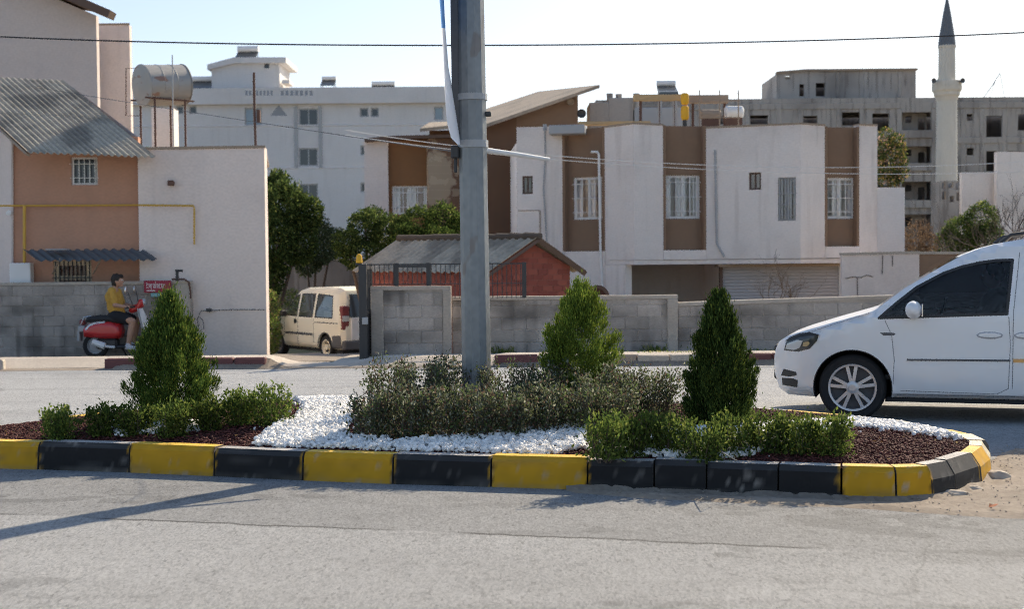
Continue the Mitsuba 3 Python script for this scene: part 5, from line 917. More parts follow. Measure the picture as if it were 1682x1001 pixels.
# ================================================================ bodies from a side outline
def inflate(sil, Wf, r, holes=(), arches=(), step=0.06, glass=None, lat=5, bottom_open=False):
    """side outline (x,z) blown up to half width Wf(x,z) with edges rounded by r; holes cut in both flanks. Returns body and cross strips chosen by glass(x,z)"""
    S = Polygon(sil).buffer(0); ext = S.exterior; Q = S
    for a in arches: Q = Q.difference(a)
    Qh = Q
    for h in holes: Qh = Qh.difference(h)
    q, t = tri_poly(Qh, step); shapely.prepare(ext); dist = shapely.distance(shapely.points(q), ext)
    dd = np.clip(dist, 0, r); y = np.array([Wf(a, b) for a, b in q]) - r + np.sqrt(np.maximum(r * r - (r - dd) ** 2, 0))
    body, wind = MB(), MB(); body.add(np.c_[q[:, 0], y, q[:, 1]], t[:, ::-1]); body.add(np.c_[q[:, 0], -y, q[:, 1]], t)
    n = int(Q.exterior.length / (step * .7)); ring = np.array([Q.exterior.interpolate(i / n, normalized=True).coords[0] for i in range(n)] + []); ring = np.vstack([ring, ring[:1]])
    dr_ = np.clip(shapely.distance(shapely.points(ring), ext), 0, r); yr = np.array([Wf(a, b) for a, b in ring]) - r + np.sqrt(np.maximum(r * r - (r - dr_) ** 2, 0))
    for k in range(n):
        a, b = ring[k], ring[k + 1]; m = (a + b) / 2
        tgt = wind if glass and glass(*m) else body
        for j in range(lat):
            s0, s1 = -1 + 2 * j / lat, -1 + 2 * (j + 1) / lat; tgt.quad([a[0], yr[k] * s0, a[1]], [b[0], yr[k + 1] * s0, b[1]], [b[0], yr[k + 1] * s1, b[1]], [a[0], yr[k] * s1, a[1]])
    def yf(x, z):
        d_ = min(ext.distance(Point(x, z)), r); return Wf(x, z) - r + math.sqrt(max(r * r - (r - d_) ** 2, 0))
    return body, wind, yf
def merge(mb):
    m = mb.mesh(); m.merge_vertices(digits_vertex=5); m.update_faces(m.nondegenerate_faces()); return m
def patch(poly, yf, off, side, step=0.05, deep=0.006):
    q, t = tri_poly(poly, step); y = np.array([yf(a, b) for a, b in q]) + off; v = np.c_[q[:, 0], side * y, q[:, 1]]; mb = MB().add(v, t[:, ::-1] if side > 0 else t)
    n = max(8, int(poly.exterior.length / step)); rg = np.array([poly.exterior.interpolate(i / n, normalized=True).coords[0] for i in range(n + 1)]); yy_ = np.array([yf(a, b) for a, b in rg]) + off
    for k in range(n): mb.quad([rg[k][0], side * yy_[k], rg[k][1]], [rg[k + 1][0], side * yy_[k + 1], rg[k + 1][1]], [rg[k + 1][0], side * (yy_[k + 1] - deep), rg[k + 1][1]], [rg[k][0], side * (yy_[k] - deep), rg[k][1]])
    return mb
class Place:
    """local (x, y, z) -> world; x axis along heading angle a (plan), y to its left"""
    def __init__(s, o, ang, k=1.0): s.o = np.array(o, float); c, n = math.cos(ang), math.sin(ang); s.M = np.array([[c, n, 0], [-n, c, 0], [0, 0, 1.0]]) * k
    def __call__(s, v): return np.asarray(v, float) @ s.M + s.o
    def mb(s, m):
        o = MB(); mm = m.mesh() if isinstance(m, MB) else m; o.add(s(mm.vertices), mm.faces); return o
def wheel(pl, t, cx, cy, side, R_, rim, w, spokes=10, rimmat='alloy', grp=''):
    """wheel with axis along y at (cx, cy, R_); side = outer face direction"""
    xf = lambda v: np.stack([cx + v[:, 0], cy + side * v[:, 2], R_ + v[:, 1]], 1)
    ty = [(rim + .004, 0), (rim + .035, w * .02), (R_ - .03, 0.012), (R_ - .008, -.018), (R_, -.045), (R_, -w + .045), (R_ - .01, -w + .01), (rim, -w)]
    k = put('wheel', pl.mb(MB().lathe([(r, z) for r, z in ty], 44, xf)), 'tyre', t, smooth=35)
    put('rim', pl.mb(MB().lathe([(rim + .005, .002), (rim - .012, .004), (rim - .02, -.012), (rim - .03, -.07), (rim * .3, -.08), (.001, -.08)], 40, xf)), 'grey_plastic' if spokes else rimmat, k, smooth=35)
    m = MB()
    m.lathe([(rim + .006, .001), (rim + .004, .009), (rim - .014, .006), (rim - .018, -.02)], 44, xf)
    for j in range(spokes):
        a = (j // 2) * 4 * math.pi / spokes + (.2 if j % 2 else -.2) + .35; da = .075
        pr = [(.045, a - .35), (rim - .012, a - da), (rim - .012, a + da), (.045, a + .35)]
        v = [[r * math.cos(q), r * math.sin(q), z] for z in (-.004, -.03) for r, q in pr]; m.add(xf(np.array(v)), [[0, 1, 2, 3], [4, 7, 6, 5], [0, 4, 5, 1], [1, 5, 6, 2], [2, 6, 7, 3], [3, 7, 4, 0]])
    m.lathe([(.062, -.02), (.058, .004), (.03, .010), (.001, .010)], 20, xf); put('spokes' if spokes else 'hub_cap', pl.mb(m), rimmat, k)
def box_at(pl, c, h, ch=.01): m = MB(); m.box(c[0] - h[0], c[0] + h[0], c[1] - h[1], c[1] + h[1], c[2] - h[2], c[2] + h[2], ch=ch); return pl.mb(m)
def figure(bones, spheres, step=0.02, extra=()):
    """one continuous skin over bones [(a, b, ra, rb)]"""
    import manifold3d as mf
    parts = []
    for a, b, ra, rb in bones:
        pts_ = [np.array(c) + np.array(trimesh.creation.icosphere(2).vertices) * r for c, r in ((a, ra), (b, rb))]; parts.append(mf.Manifold.hull_points(np.vstack(pts_)))
    for c, rr3 in spheres: parts.append(mf.Manifold.hull_points(np.array(c) + trimesh.creation.icosphere(2).vertices * np.array(rr3)))
    man = mf.Manifold.batch_boolean(parts, mf.OpType.Add).refine_to_length(step); m = man.to_mesh(); tm_ = trimesh.Trimesh(m.vert_properties[:, :3], m.tri_verts, process=True)
    trimesh.smoothing.filter_taubin(tm_, lamb=.5, nu=.53, iterations=8); return tm_
def hand(w_, d_, down, s=1.0):
    """palm, four fingers of unequal length curled round a grip, thumb from the side. w_ wrist, d_ forward, down curl direction"""
    w_, d_, down = map(np.asarray, (w_, d_, down)); sd = np.cross(d_, down); pal = w_ + d_ * .06 * s; b = [(w_, pal, .02 * s, .024 * s)]
    for k, l in enumerate((.85, 1.0, .95, .75)):
        o = pal + sd * (k - 1.5) * .018 * s; k1 = o + d_ * .035 * l * s; k2 = k1 + (d_ * .3 + down) * .026 * l * s; k3 = k2 + (down * .5 - d_ * .8) * .02 * l * s; b += [(pal + sd * (k - 1.5) * .01 * s, o, .012 * s, .010 * s), (o, k1, .0095 * s, .009 * s), (k1, k2, .009 * s, .0085 * s), (k2, k3, .0085 * s, .0075 * s)]
    th0 = w_ + d_ * .02 * s - sd * .022 * s; th1 = th0 - sd * .025 * s + d_ * .025 * s; th2 = th1 + d_ * .024 * s + down * .015 * s; return b + [(th0, th1, .012 * s, .010 * s), (th1, th2, .010 * s, .008 * s)]

# ================================================================ white moving van
YW = math.radians(17); W0 = G(1400, 638, .315); vt = np.array([math.cos(YW), -math.sin(YW)]); nn = np.array([-math.sin(YW), -math.cos(YW)])
HW = 0.895; c0 = W0[:2] - nn * (HW - .02)
VP = Place([c0[0], c0[1], 0], -YW)          # local x rearwards, y away from the viewer: near flank is y < 0
sil = [(-.63, .215), (-.73, .27), (-.78, .42), (-.785, .56), (-.765, .66), (-.725, .735), (-.64, .79), (-.5, .842), (-.2, .935), (.12, 1.028), (.20, 1.055), (.47, 1.262), (.82, 1.478), (.99, 1.574), (1.165, 1.643), (1.335, 1.690), (1.55, 1.725), (2.0, 1.765), (2.5, 1.782), (3.05, 1.77), (3.33, 1.735), (3.46, 1.62), (3.51, 1.2), (3.54, .6), (3.52, .36), (3.44, .25), (3.1, .215)]
def Wv(x, z):
    w = HW - .018 * max(0, (.5 - z) / .3) ** 2; w -= .165 * max(0, (z - .98) / .82) ** 1.25; w -= .46 * max(0, min(1, (-.10 - x) / .72)) ** 2.4; w -= .05 * max(0, (x - 3.1) / .45) ** 2; return w
ar = [Point(0, .315).buffer(.362, 24), Point(2.68, .315).buffer(.362, 24)]
gw = [Polygon([(.245, .988), (.41, 1.135), (.583, 1.276), (.823, 1.408), (.99, 1.47), (1.155, 1.508), (1.30, 1.528), (1.438, 1.53), (1.385, 1.03)]), Polygon([(1.56, 1.035), (1.60, 1.53), (2.38, 1.55), (2.42, 1.04)]), Polygon([(2.55, 1.04), (2.53, 1.55), (3.2, 1.53), (3.3, 1.04)])]
VAN = thing('van', 'white van driving past at the right edge with a black front side window', 'van')
bd, wsd, yf = inflate(sil, Wv, .085, gw, ar, .06, lambda x, z: .24 < x < .95 and z > 1.07)
put('body', VP.mb(merge(bd)), 'white_paint', VAN, smooth=28); put('windscreen', VP.mb(merge(wsd)), 'tint_glass', VAN, smooth=30)
for side in (-1, 1):
    for k, g_ in enumerate(gw):
        m = patch(g_, yf, -.012, side, deep=.002); put('side_window', VP.mb(m), 'tint_glass', VAN, smooth=True)
        m = patch(g_.buffer(.012).difference(g_.buffer(-.016)), yf, .003, side, .04); put('window_seal', VP.mb(m), 'black_plastic', VAN)
    # wheel arch liners, seams, mouldings
    for a in ar:
        c = a.centroid; arc = a.buffer(.007).difference(a.buffer(.0005)).intersection(Polygon(sil)); m = MB()
        m = patch(max(getattr(arc, 'geoms', [arc]), key=lambda g: g.area), yf, .004, side, .03); put('arch_lip', VP.mb(m), 'black_plastic', VAN)
        m = MB(); th = np.linspace(-.3, math.pi + .3, 24); rg = [(c.x + .36 * math.cos(q), .315 + .36 * math.sin(q)) for q in th]
        for (x0, z0), (x1, z1) in zip(rg[:-1], rg[1:]): m.quad([x0, side * .86, z0], [x1, side * .86, z1], [x1, side * .45, z1], [x0, side * .45, z0])
        m.add([[x, side * .45, z] for x, z in [(c.x, .315), *rg]], [[0, i + 1, i + 2] for i in range(len(rg) - 1)]); put('arch_liner', VP.mb(m), 'tyre', VAN)
    def strip(pp, w_, off=.004, mt='seam_grey', nm='seam', **kw):
        put(nm, VP.mb(patch(LineString(pp).buffer(w_, cap_style=2), yf, off, side, .04, .003)), mt, VAN, **kw)
    strip([(.375, .36), (.385, .60), (.36, .83), (.30, .965)], .0028); strip([(.44, .30), (1.30, .285), (1.40, .34), (1.415, .75), (1.40, 1.01)], .0028); strip([(1.50, 1.6), (1.44, 1.03), (1.435, .34)], .003); strip([(.40, .262), (2.3, .262)], .003)
    strip([(.16, 1.035), (-.25, .90), (-.62, .775)], .0028)
    strip([(.50, .595), (1.415, .600)], .009, .010, 'grey_plastic', 'side_moulding'); strip([(1.44, .600), (1.56, .601)], .016, .014, 'lamp_amber', 'side_reflector'); strip([(1.58, .601), (2.28, .604)], .009, .010, 'grey_plastic', 'side_moulding')
    for hx in (1.235, 1.56):
        put('door_handle', VP.mb(patch(affinity.scale(Point(hx, .835).buffer(.1), 1.0, .2), yf, .030, side, .03, .03)), 'white_paint', VAN, smooth=40); put('handle_recess', VP.mb(patch(affinity.scale(Point(hx, .832).buffer(.115), 1.0, .30), yf, .003, side, .03, .003)), 'shutter_grey', VAN)
    put('wing_badge', VP.mb(patch(Polygon([(.255, .85), (.285, .822), (.375, .824), (.40, .838), (.375, .85)]), yf, .004, side, .02)), 'grey_plastic', VAN)
    hl = Polygon([(-.665, .655), (-.645, .735), (-.60, .780), (-.50, .822), (-.42, .832), (-.315, .812), (-.33, .765), (-.40, .685), (-.52, .650)])
    k = put('headlight', VP.mb(patch(hl, yf, .004, side, .03)), 'glass_dark', VAN, smooth=True)
    put('lens', VP.mb(patch(Polygon([(-.65, .67), (-.63, .725), (-.53, .765), (-.47, .76), (-.50, .69), (-.56, .665)]), yf, .010, side, .02)), 'lens_clear', k); put('indicator', VP.mb(patch(Polygon([(-.47, .705), (-.465, .745), (-.41, .755), (-.40, .735), (-.43, .705)]), yf, .009, side, .02)), 'lamp_dull', k)
    put('headlight_brow', VP.mb(patch(Polygon([(-.66, .742), (-.60, .79), (-.5, .832), (-.40, .845), (-.31, .826), (-.32, .806), (-.42, .822), (-.52, .80), (-.62, .755)]), yf, .014, side, .02)), 'black_plastic', k)
    put('bumper_vent', VP.mb(patch(Polygon([(-.70, .40), (-.67, .47), (-.54, .452), (-.53, .42), (-.60, .40)]), yf, .004, side, .025)), 'black_plastic', VAN); put('bumper_vent', VP.mb(patch(Polygon([(-.685, .31), (-.69, .38), (-.57, .385), (-.52, .37), (-.53, .30)]), yf, .004, side, .025)), 'black_plastic', VAN)
    # mirror
    k = put('mirror', VP.mb(merge(MB().tm(trimesh.Trimesh(*(lambda b: (b.vertices * [.075, .115, .085] + [.56, side * (HW + .13), 1.07], b.faces))(trimesh.creation.icosphere(subdivisions=3)))))), 'white_paint', VAN, smooth=True)
    put('foot', box_at(VP, [.55, side * (HW + .0), 1.01], [.035, .06, .025]), 'black_plastic', k); put('mirror_glass', box_at(VP, [.638, side * (HW + .135), 1.07], [.006, .085, .06], .004), 'chrome', k)
    wheel(VP, VAN, 0, side * (HW - .035), side, .318, .222, .205, 10); wheel(VP, VAN, 2.68, side * (HW - .035), side, .318, .222, .205, 10)
    # roof rail
    m = MB(); m.tube([[1.34, side * .60, 1.69], [1.44, side * .615, 1.765], [1.7, side * .62, 1.80], [2.9, side * .62, 1.83], [3.1, side * .60, 1.78]], .02, 8); put('roof_rail', VP.mb(m), 'dark_metal', VAN)
m = MB(); m.box(-.792, -.71, -.36, .36, .34, .46, ch=.02); put('grille_opening', VP.mb(m), 'black_plastic', VAN); m = MB(); m.box(-.785, -.68, -.40, .40, .62, .69, ch=.015); put('upper_grille', VP.mb(m), 'black_plastic', VAN)
m = MB(); m.box(.3, 3.3, -.80, .80, .185, .225); m.box(.32, 2.34, -.84, .84, .19, .23); put('underbody', VP.mb(m), 'tyre', VAN)
m = MB(); m.box(.42, .62, -.72, .72, .80, 1.02, ch=.05); put('dashboard', VP.mb(m), 'black_plastic', VAN)
for sy in (-1, 1):
    m = MB(); m.box(1.02, 1.5, sy * .38 - .24, sy * .38 + .24, .50, .64, ch=.05); m.box(1.44, 1.58, sy * .38 - .24, sy * .38 + .24, .6, 1.22, ch=.05); m.box(1.47, 1.56, sy * .38 - .13, sy * .38 + .13, 1.25, 1.44, ch=.04); put('seat', VP.mb(m), 'seat_black', VAN)
m = MB(); m.box(.3, 3.4, -.78, .78, .40, .44); m.box(1.62, 1.66, -.80, .80, .44, 1.66); put('cabin_lining', VP.mb(m), 'black_plastic', VAN)
a_ = np.linspace(0, 2 * math.pi, 25); m = MB(); m.tube([[.80 + .06 * math.sin(q), -.38 + .19 * math.cos(q), .98 + .18 * math.sin(q)] for q in a_], .014, 6); put('steering_wheel', VP.mb(m), 'black_plastic', VAN)
# driver
def person_sitting_driver():
    t = thing('person', 'driver in dark clothes behind the black side window of the white van', 'person'); y0 = -.38; hip = np.array([1.22, y0, .72]); ch_ = np.array([1.33, y0, 1.08]); nk = np.array([1.32, y0, 1.24]); hd = np.array([1.28, y0, 1.37])
    b = [(hip, ch_, .15, .15), (ch_, nk, .13, .055), (nk, hd, .05, .06)]; sp = [(hd, (.095, .075, .115)), (hd + [-.095, 0, -.005], (.018, .014, .02)), (hd + [0, .077, 0], (.02, .012, .03)), (hd + [0, -.077, 0], (.02, .012, .03))]
    for s in (-1, 1):
        sh, el, wr = ch_ + [0, s * .18, .09], ch_ + [-.18, s * .22, -.14], np.array([.88, y0 + s * .15, 1.03]); b += [(ch_ + [0, s * .06, .07], sh, .1, .06), (sh, el, .055, .045), (el, wr, .042, .03)]; b += hand(wr, unit(np.array([-1., 0, .1])), np.array([0, 0, -1.]))
        kn, an = np.array([.85, y0 + s * .12, .74]), np.array([.66, y0 + s * .1, .48]); b += [(hip + [0, s * .08, 0], kn, .085, .06), (kn, an, .058, .04), (an, an + [-.14, 0, -.03], .04, .03)]
    put('body', VP.mb(figure(b, sp)), 'skin', t, smooth=True)
    bs = [(hip + [0, 0, .05], ch_, .165, .165), (ch_, ch_ + [0, 0, .10], .15, .10)]
    for s in (-1, 1): sh, el = ch_ + [0, s * .18, .09], ch_ + [-.18, s * .22, -.14]; bs += [(ch_ + [0, s * .06, .07], sh, .108, .07), (sh, el, .066, .056)]
    put('shirt', VP.mb(figure(bs, [])), 'shorts_black', t, smooth=True); bs = []
    for s in (-1, 1): kn, an = np.array([.85, y0 + s * .12, .74]), np.array([.66, y0 + s * .1, .50]); bs += [(hip + [0, s * .08, 0], kn, .097, .07), (kn, an, .068, .052)]
    put('trousers', VP.mb(figure(bs, [(hip, (.17, .19, .13))])), 'grey_plastic', t, smooth=True)
    put('hair', VP.mb(figure([], [(hd + [.02, 0, .03], (.095, .083, .105))])), 'hair_dark', t, smooth=True)
    for s in (-1, 1): put('eye', VP.mb(MB().tm(trimesh.Trimesh(trimesh.creation.icosphere(2).vertices * .011 + hd + [-.086, s * .03, .012], trimesh.creation.icosphere(2).faces))), 'eye_white', t)
person_sitting_driver()

# ================================================================ parked cream van
d1 = 33.2; rw_ = P(536, 592, d1); zg_ = float(rw_[2]); fw_ = P(461, 581, 35.2); hd_ = unit((fw_ - rw_)[:2])      # rear and front wheel on the viewer's side
nv = np.array([-hd_[1], hd_[0]]); nv = nv if nv[1] < 0 else -nv                                                     # flank normal, towards the viewer
cen_ = rw_[:2] + hd_ * 2.58 - nv * .82
DP = Place([cen_[0], cen_[1], zg_], math.atan2(-hd_[1], -hd_[0]))       # local x rearwards
sil2 = [(-.62, .26), (-.74, .32), (-.80, .48), (-.79, .66), (-.72, .82), (-.55, .92), (-.2, 1.0), (.12, 1.06), (.26, 1.11), (.52, 1.36), (.80, 1.60), (.98, 1.71), (1.35, 1.79), (2.4, 1.82), (3.0, 1.79), (3.22, 1.73), (3.30, 1.55), (3.36, 1.10), (3.40, .62), (3.41, .40), (3.36, .28)]
def Wd(x, z):
    w = .855 - .02 * max(0, (.5 - z) / .3) ** 2; w -= .15 * max(0, (z - 1.0) / .82) ** 1.2; w -= .22 * max(0, min(1, (-.15 - x) / .66)) ** 2.4; w -= .06 * max(0, (x - 3.0) / .42) ** 2; return w
ar2 = [Point(0, .31).buffer(.36, 20), Point(2.58, .31).buffer(.36, 20)]; gw2 = [Polygon([(.36, 1.08), (.55, 1.27), (.88, 1.57), (1.13, 1.62), (1.10, 1.05)]), Polygon([(1.20, 1.05), (1.24, 1.63), (1.96, 1.64), (1.94, 1.05)]), Polygon([(2.06, 1.05), (2.08, 1.64), (2.84, 1.60), (2.98, 1.05)])]
t = thing('van', 'cream van parked in the driveway behind the black gate post', 'van'); DOB = t
bd, wsd, yf2 = inflate(sil2, Wd, .10, gw2, ar2, .075, lambda x, z: .30 < x < .90 and z > 1.13); put('body', DP.mb(merge(bd)), 'cream_paint', t, smooth=28); put('windscreen', DP.mb(merge(wsd)), 'clear_glass', t, smooth=30)
for side in (-1, 1):
    for g_ in gw2: put('side_window', DP.mb(patch(g_, yf2, -.012, side, .08, .002)), 'clear_glass', t, smooth=True); put('window_seal', DP.mb(patch(g_.buffer(.008).difference(g_.buffer(-.022)), yf2, .003, side, .05)), 'black_plastic', t)
    for a in ar2: arc = a.buffer(.03).difference(a.buffer(.001)).intersection(Polygon(sil2)); put('arch_lip', DP.mb(patch(max(getattr(arc, 'geoms', [arc]), key=lambda g: g.area), yf2, .006, side, .04)), 'grey_plastic', t)
    def strip2(pp, w_, mt='black_plastic', nm='seam', off=.003): put(nm, DP.mb(patch(LineString(pp).buffer(w_, cap_style=2), yf2, off, side, .05, .003)), mt, t)
    strip2([(.46, .62), (1.95, .62)], .03, 'grey_plastic', 'side_moulding', .015); strip2([(1.15, 1.03), (1.15, .32)], .006); strip2([(2.0, 1.03), (2.0, .4)], .006); strip2([(.42, 1.05), (.38, .5)], .006); strip2([(2.05, .93), (3.2, .93)], .012, 'grey_plastic', 'slide_rail')
    put('bumper_corner', DP.mb(patch(Polygon([(2.97, .30), (2.96, .62), (3.32, .64), (3.34, .32)]), yf2, .010, side, .05)), 'grey_plastic', t); put('door_handle', DP.mb(patch(affinity.scale(Point(1.02, .93).buffer(.09), 1, .7), yf2, .008, side, .04)), 'black_plastic', t)
    m = MB(); m.box(3.22, 3.38, side * .70 - .10, side * .70 + .10, .78, 1.36, ch=.02); k = put('tail_light', DP.mb(m), 'lamp_red', t); m = MB(); m.box(3.30, 3.386, side * .70 - .095, side * .70 + .095, .98, 1.12, ch=.005); put('reverse_lens', DP.mb(m), 'lens_clear', k)
    wheel(DP, t, 0, side * .82, side, .31, .20, .18, 0, 'trim_tan'); wheel(DP, t, 2.58, side * .82, side, .31, .20, .18, 0, 'cream_paint')
    k = put('mirror', box_at(DP, [.52, side * .94, 1.12], [.06, .09, .08], .03), 'black_plastic', t)
    for x in (0, 2.58):
        m = MB(); th = np.linspace(-.3, math.pi + .3, 20); rg = [(x + .358 * math.cos(q), .31 + .358 * math.sin(q)) for q in th]
        for (x0, z0), (x1, z1) in zip(rg[:-1], rg[1:]): m.quad([x0, side * .82, z0], [x1, side * .82, z1], [x1, side * .4, z1], [x0, side * .4, z0])
        put('arch_liner', DP.mb(m), 'tyre', t)
m = MB(); m.add(np.array([[3.318, -.60, 1.08], [3.318, .60, 1.08], [3.255, .54, 1.64], [3.255, -.54, 1.64], [3.40, -.60, 1.08], [3.40, .60, 1.08], [3.325, .54, 1.64], [3.325, -.54, 1.64]]), [[4, 5, 6, 7], [0, 3, 2, 1], [0, 1, 5, 4], [1, 2, 6, 5], [2, 3, 7, 6], [3, 0, 4, 7]]); put('rear_window', DP.mb(m), 'glass_dark', t)
m = MB(); m.box(3.33, 3.425, -.57, .57, .52, 1.07, ch=.015); k = put('tailgate', DP.mb(m), 'white_paint', t); m = MB(); m.lathe([(.001, .012), (.05, .010), (.055, 0)], 16, lambda v: np.stack([3.425 + v[:, 2], v[:, 0] - .15, .96 + v[:, 1]], 1)); put('badge', DP.mb(m), 'grey_plastic', k); m = MB(); m.box(3.425, 3.43, -.25, .25, .70, .80); put('number_plate', DP.mb(m), 'sign_white', k)
m = MB(); m.box(3.30, 3.47, -.80, .80, .28, .51, ch=.03); put('rear_bumper', DP.mb(m), 'grey_plastic', t); m = MB(); m.box(-.6, 3.3, -.75, .75, .19, .26); put('underbody', DP.mb(m), 'tyre', t)
m = MB(); m.box(.5, 3.2, -.78, .78, .40, .43); put('cabin_floor', DP.mb(m), 'black_plastic', t)
for sy in (-1, 1): m = MB(); m.box(1.0, 1.5, sy * .38 - .24, sy * .38 + .24, .45, .62, ch=.04); m.box(1.44, 1.58, sy * .38 - .24, sy * .38 + .24, .6, 1.28, ch=.05); put('seat', DP.mb(m), 'grey_plastic', t)
m = MB(); m.box(2.1, 2.25, -.62, .62, .5, 1.22, ch=.05); put('seat', DP.mb(m), 'grey_plastic', t)

# ================================================================ scooter and rider
DS = 25.6; S0 = P(158, 589, DS); sc_ = 110.0; SP = Place([S0[0], DS, S0[2]], 0.0, 110.0 / (F / DS))      # drawn at 110 pixels a metre, then sized for its distance
def q_(px, py): return ((px - 158) / sc_, (589 - py) / sc_)
t = thing('scooter', 'red motor scooter with white trim standing before the mossy block wall', 'scooter')
cw = lambda w: (lambda x, z: w)
bd, _, ys_ = inflate([q_(*a) for a in [(141, 553), (140, 541), (150, 532), (166, 527), (190, 528), (201, 533), (204, 546), (200, 556), (172, 556)]], cw(.15), .07, step=.03); k = put('body_shell', SP.mb(merge(bd)), 'scooter_red', t, smooth=40)
for sd in (-1, 1): put('white_stripe', SP.mb(patch(LineString([q_(*a) for a in [(147, 540), (152, 534), (162, 530), (176, 528.5)]]).buffer(.016), ys_, .004, sd, .02)), 'white_metal', k)
bd, _, _ = inflate([q_(*a) for a in [(144, 529), (147, 521), (160, 518), (188, 518), (210, 519), (213, 525), (206, 532), (185, 530), (160, 529.5)]], cw(.14), .05, step=.03); put('seat', SP.mb(merge(bd)), 'seat_black', t, smooth=40)
bd, _, _ = inflate([q_(*a) for a in [(214, 511), (218, 504), (228, 500), (232, 492), (238, 493), (238, 502), (230, 511), (219, 515)]], cw(.10), .05, step=.03); hs_ = put('headset', SP.mb(merge(bd)), 'scooter_red', t, smooth=40)
m = MB(); c = q_(238, 497); m.lathe([(.001, .04), (.04, .035), (.055, 0)], 18, lambda v: np.stack([c[0] + v[:, 2] - .01, v[:, 0], c[1] + v[:, 1]], 1)); put('headlamp', SP.mb(m), 'lens_clear', hs_)
x_, z_ = q_(219, 504); m = MB(); m.tube([[x_ + .06, -.10, z_ + .0], [x_, -.30, z_ - .01]], .014, 8); m.tube([[x_ + .06, .10, z_ + .0], [x_, .30, z_ - .01]], .014, 8); put('handlebar', SP.mb(m), 'dark_metal', t)
for sd in (-1, 1):
    m = MB(); m.tube([[x_ + .05, sd * .16, z_ + .02], [x_ + .0, sd * .22, z_ + .22]], .006, 6); k = put('mirror', SP.mb(m), 'dark_metal', t); xm_, zm_ = q_(216, 474 + 3); m = MB(); m.add(trimesh.creation.icosphere(2).vertices * [.018, .05, .065] + [xm_, sd * .23, zm_], trimesh.creation.icosphere(2).faces); put('mirror_head', SP.mb(m), 'chrome', k, smooth=True)
fr_ = [q_(*a) for a in [(233, 507), (238, 522), (243, 540), (247, 558), (236, 571)]]
m = MB()
V = np.array([[x - .015 * abs(s) * 2, s * w, z] for (x, z), w in zip(fr_, (.10, .17, .19, .19, .17)) for s in np.linspace(-1, 1, 9)]); ii = np.arange(45).reshape(5, 9); m.add(V, np.stack([ii[:-1, :-1], ii[:-1, 1:], ii[1:, 1:], ii[1:, :-1]], -1).reshape(-1, 4)); m.add(V + [.025, 0, 0], np.stack([ii[:-1, :-1], ii[1:, :-1], ii[1:, 1:], ii[:-1, 1:]], -1).reshape(-1, 4)); put('leg_shield', SP.mb(m), 'white_metal', t, smooth=40)
m = MB(); m.box(q_(196, 0)[0], q_(240, 0)[0], -.17, .17, .15, .20, ch=.02); put('footboard', SP.mb(m), 'black_plastic', t)
m = MB(); m.tube([[*q_(233, 512)[:1], 0, q_(233, 512)[1]], [q_(250, 560)[0], 0, q_(250, 560)[1]]], .03, 8); m.tube([[q_(250, 560)[0], .07, q_(250, 560)[1]], [q_(258, 569)[0], .07, .19]], .016, 8); m.tube([[q_(250, 560)[0], -.07, q_(250, 560)[1]], [q_(258, 569)[0], -.07, .19]], .016, 8); put('fork', SP.mb(m), 'grey_metal', t)
bd, _, _ = inflate([(q_(258, 0)[0] + .24 * math.cos(a), .19 + .24 * math.sin(a)) for a in np.linspace(.15, 2.7, 10)] + [(q_(258, 0)[0] + .20 * math.cos(a), .19 + .20 * math.sin(a)) for a in np.linspace(2.7, .15, 10)], cw(.07), .02, step=.03); put('front_mudguard', SP.mb(merge(bd)), 'scooter_red', t, smooth=40)
for x in (0.0, q_(258, 0)[0]):
    xf = lambda v, x=x: np.stack([x + v[:, 0], v[:, 2], .19 + v[:, 1]], 1); k = put('wheel', SP.mb(MB().lathe([(.12, -.04), (.15, -.05), (.18, -.042), (.19, -.015), (.19, .015), (.18, .042), (.15, .05), (.12, .04)], 36, xf)), 'tyre', t, smooth=35); put('rim', SP.mb(MB().lathe([(.122, -.038), (.115, -.03), (.10, -.01), (.04, -.02), (.001, -.03)], 24, xf).lathe([(.122, .038), (.115, .03), (.10, .01), (.04, .02), (.001, .03)], 24, xf)), 'grey_metal', k)
m = MB(); c = q_(168, 565); m.tube([[c[0] - .10, -.13, c[1] + .035], [c[0] + .08, -.13, c[1] - .03]], [.045, .052], 12); m.tube([[c[0] + .08, -.13, c[1] - .03], [c[0] + .22, -.10, c[1] - .05]], .02, 8); put('exhaust', SP.mb(m), 'white_metal', t, smooth=40)
m = MB(); m.box(.02, .34, -.09, .09, .14, .30, ch=.03); put('engine', SP.mb(m), 'dark_metal', t); m = MB(); c = q_(137, 529); m.box(c[0] - .035, c[0] + .05, -.07, .07, c[1] - .045, c[1] + .035, ch=.02); put('tail_light', SP.mb(m), 'lamp_red', t)
m = MB(); m.tube([[q_(136, 533)[0], -.06, q_(136, 533)[1]], [q_(142, 521)[0], -.07, q_(142, 521)[1]], [q_(154, 519)[0], -.09, q_(154, 519)[1]]], .01, 6); put('grab_rail', SP.mb(m), 'chrome', t); m = MB(); a, b = q_(131, 545), q_(141, 535); m.box(a[0], b[0] + .02, -.08, .08, a[1], b[1], ch=.015); m.box(a[0] - .01, a[0] + .03, -.08, .08, a[1] - .14, a[1] + .02, ch=.01); put('rear_mudguard', SP.mb(m), 'grey_metal', t); m = MB(); m.tube([[.34, .08, .2], [.42, .16, .005]], .012, 6); put('side_stand', SP.mb(m), 'dark_metal', t)
def V3(px, py, y): x, z = q_(px, py); return np.array([x, y, z])
hip, ches, nk, hd = V3(194, 519, 0), V3(188, 488, 0), V3(191, 473.5, 0), V3(195.5, 462, 0)
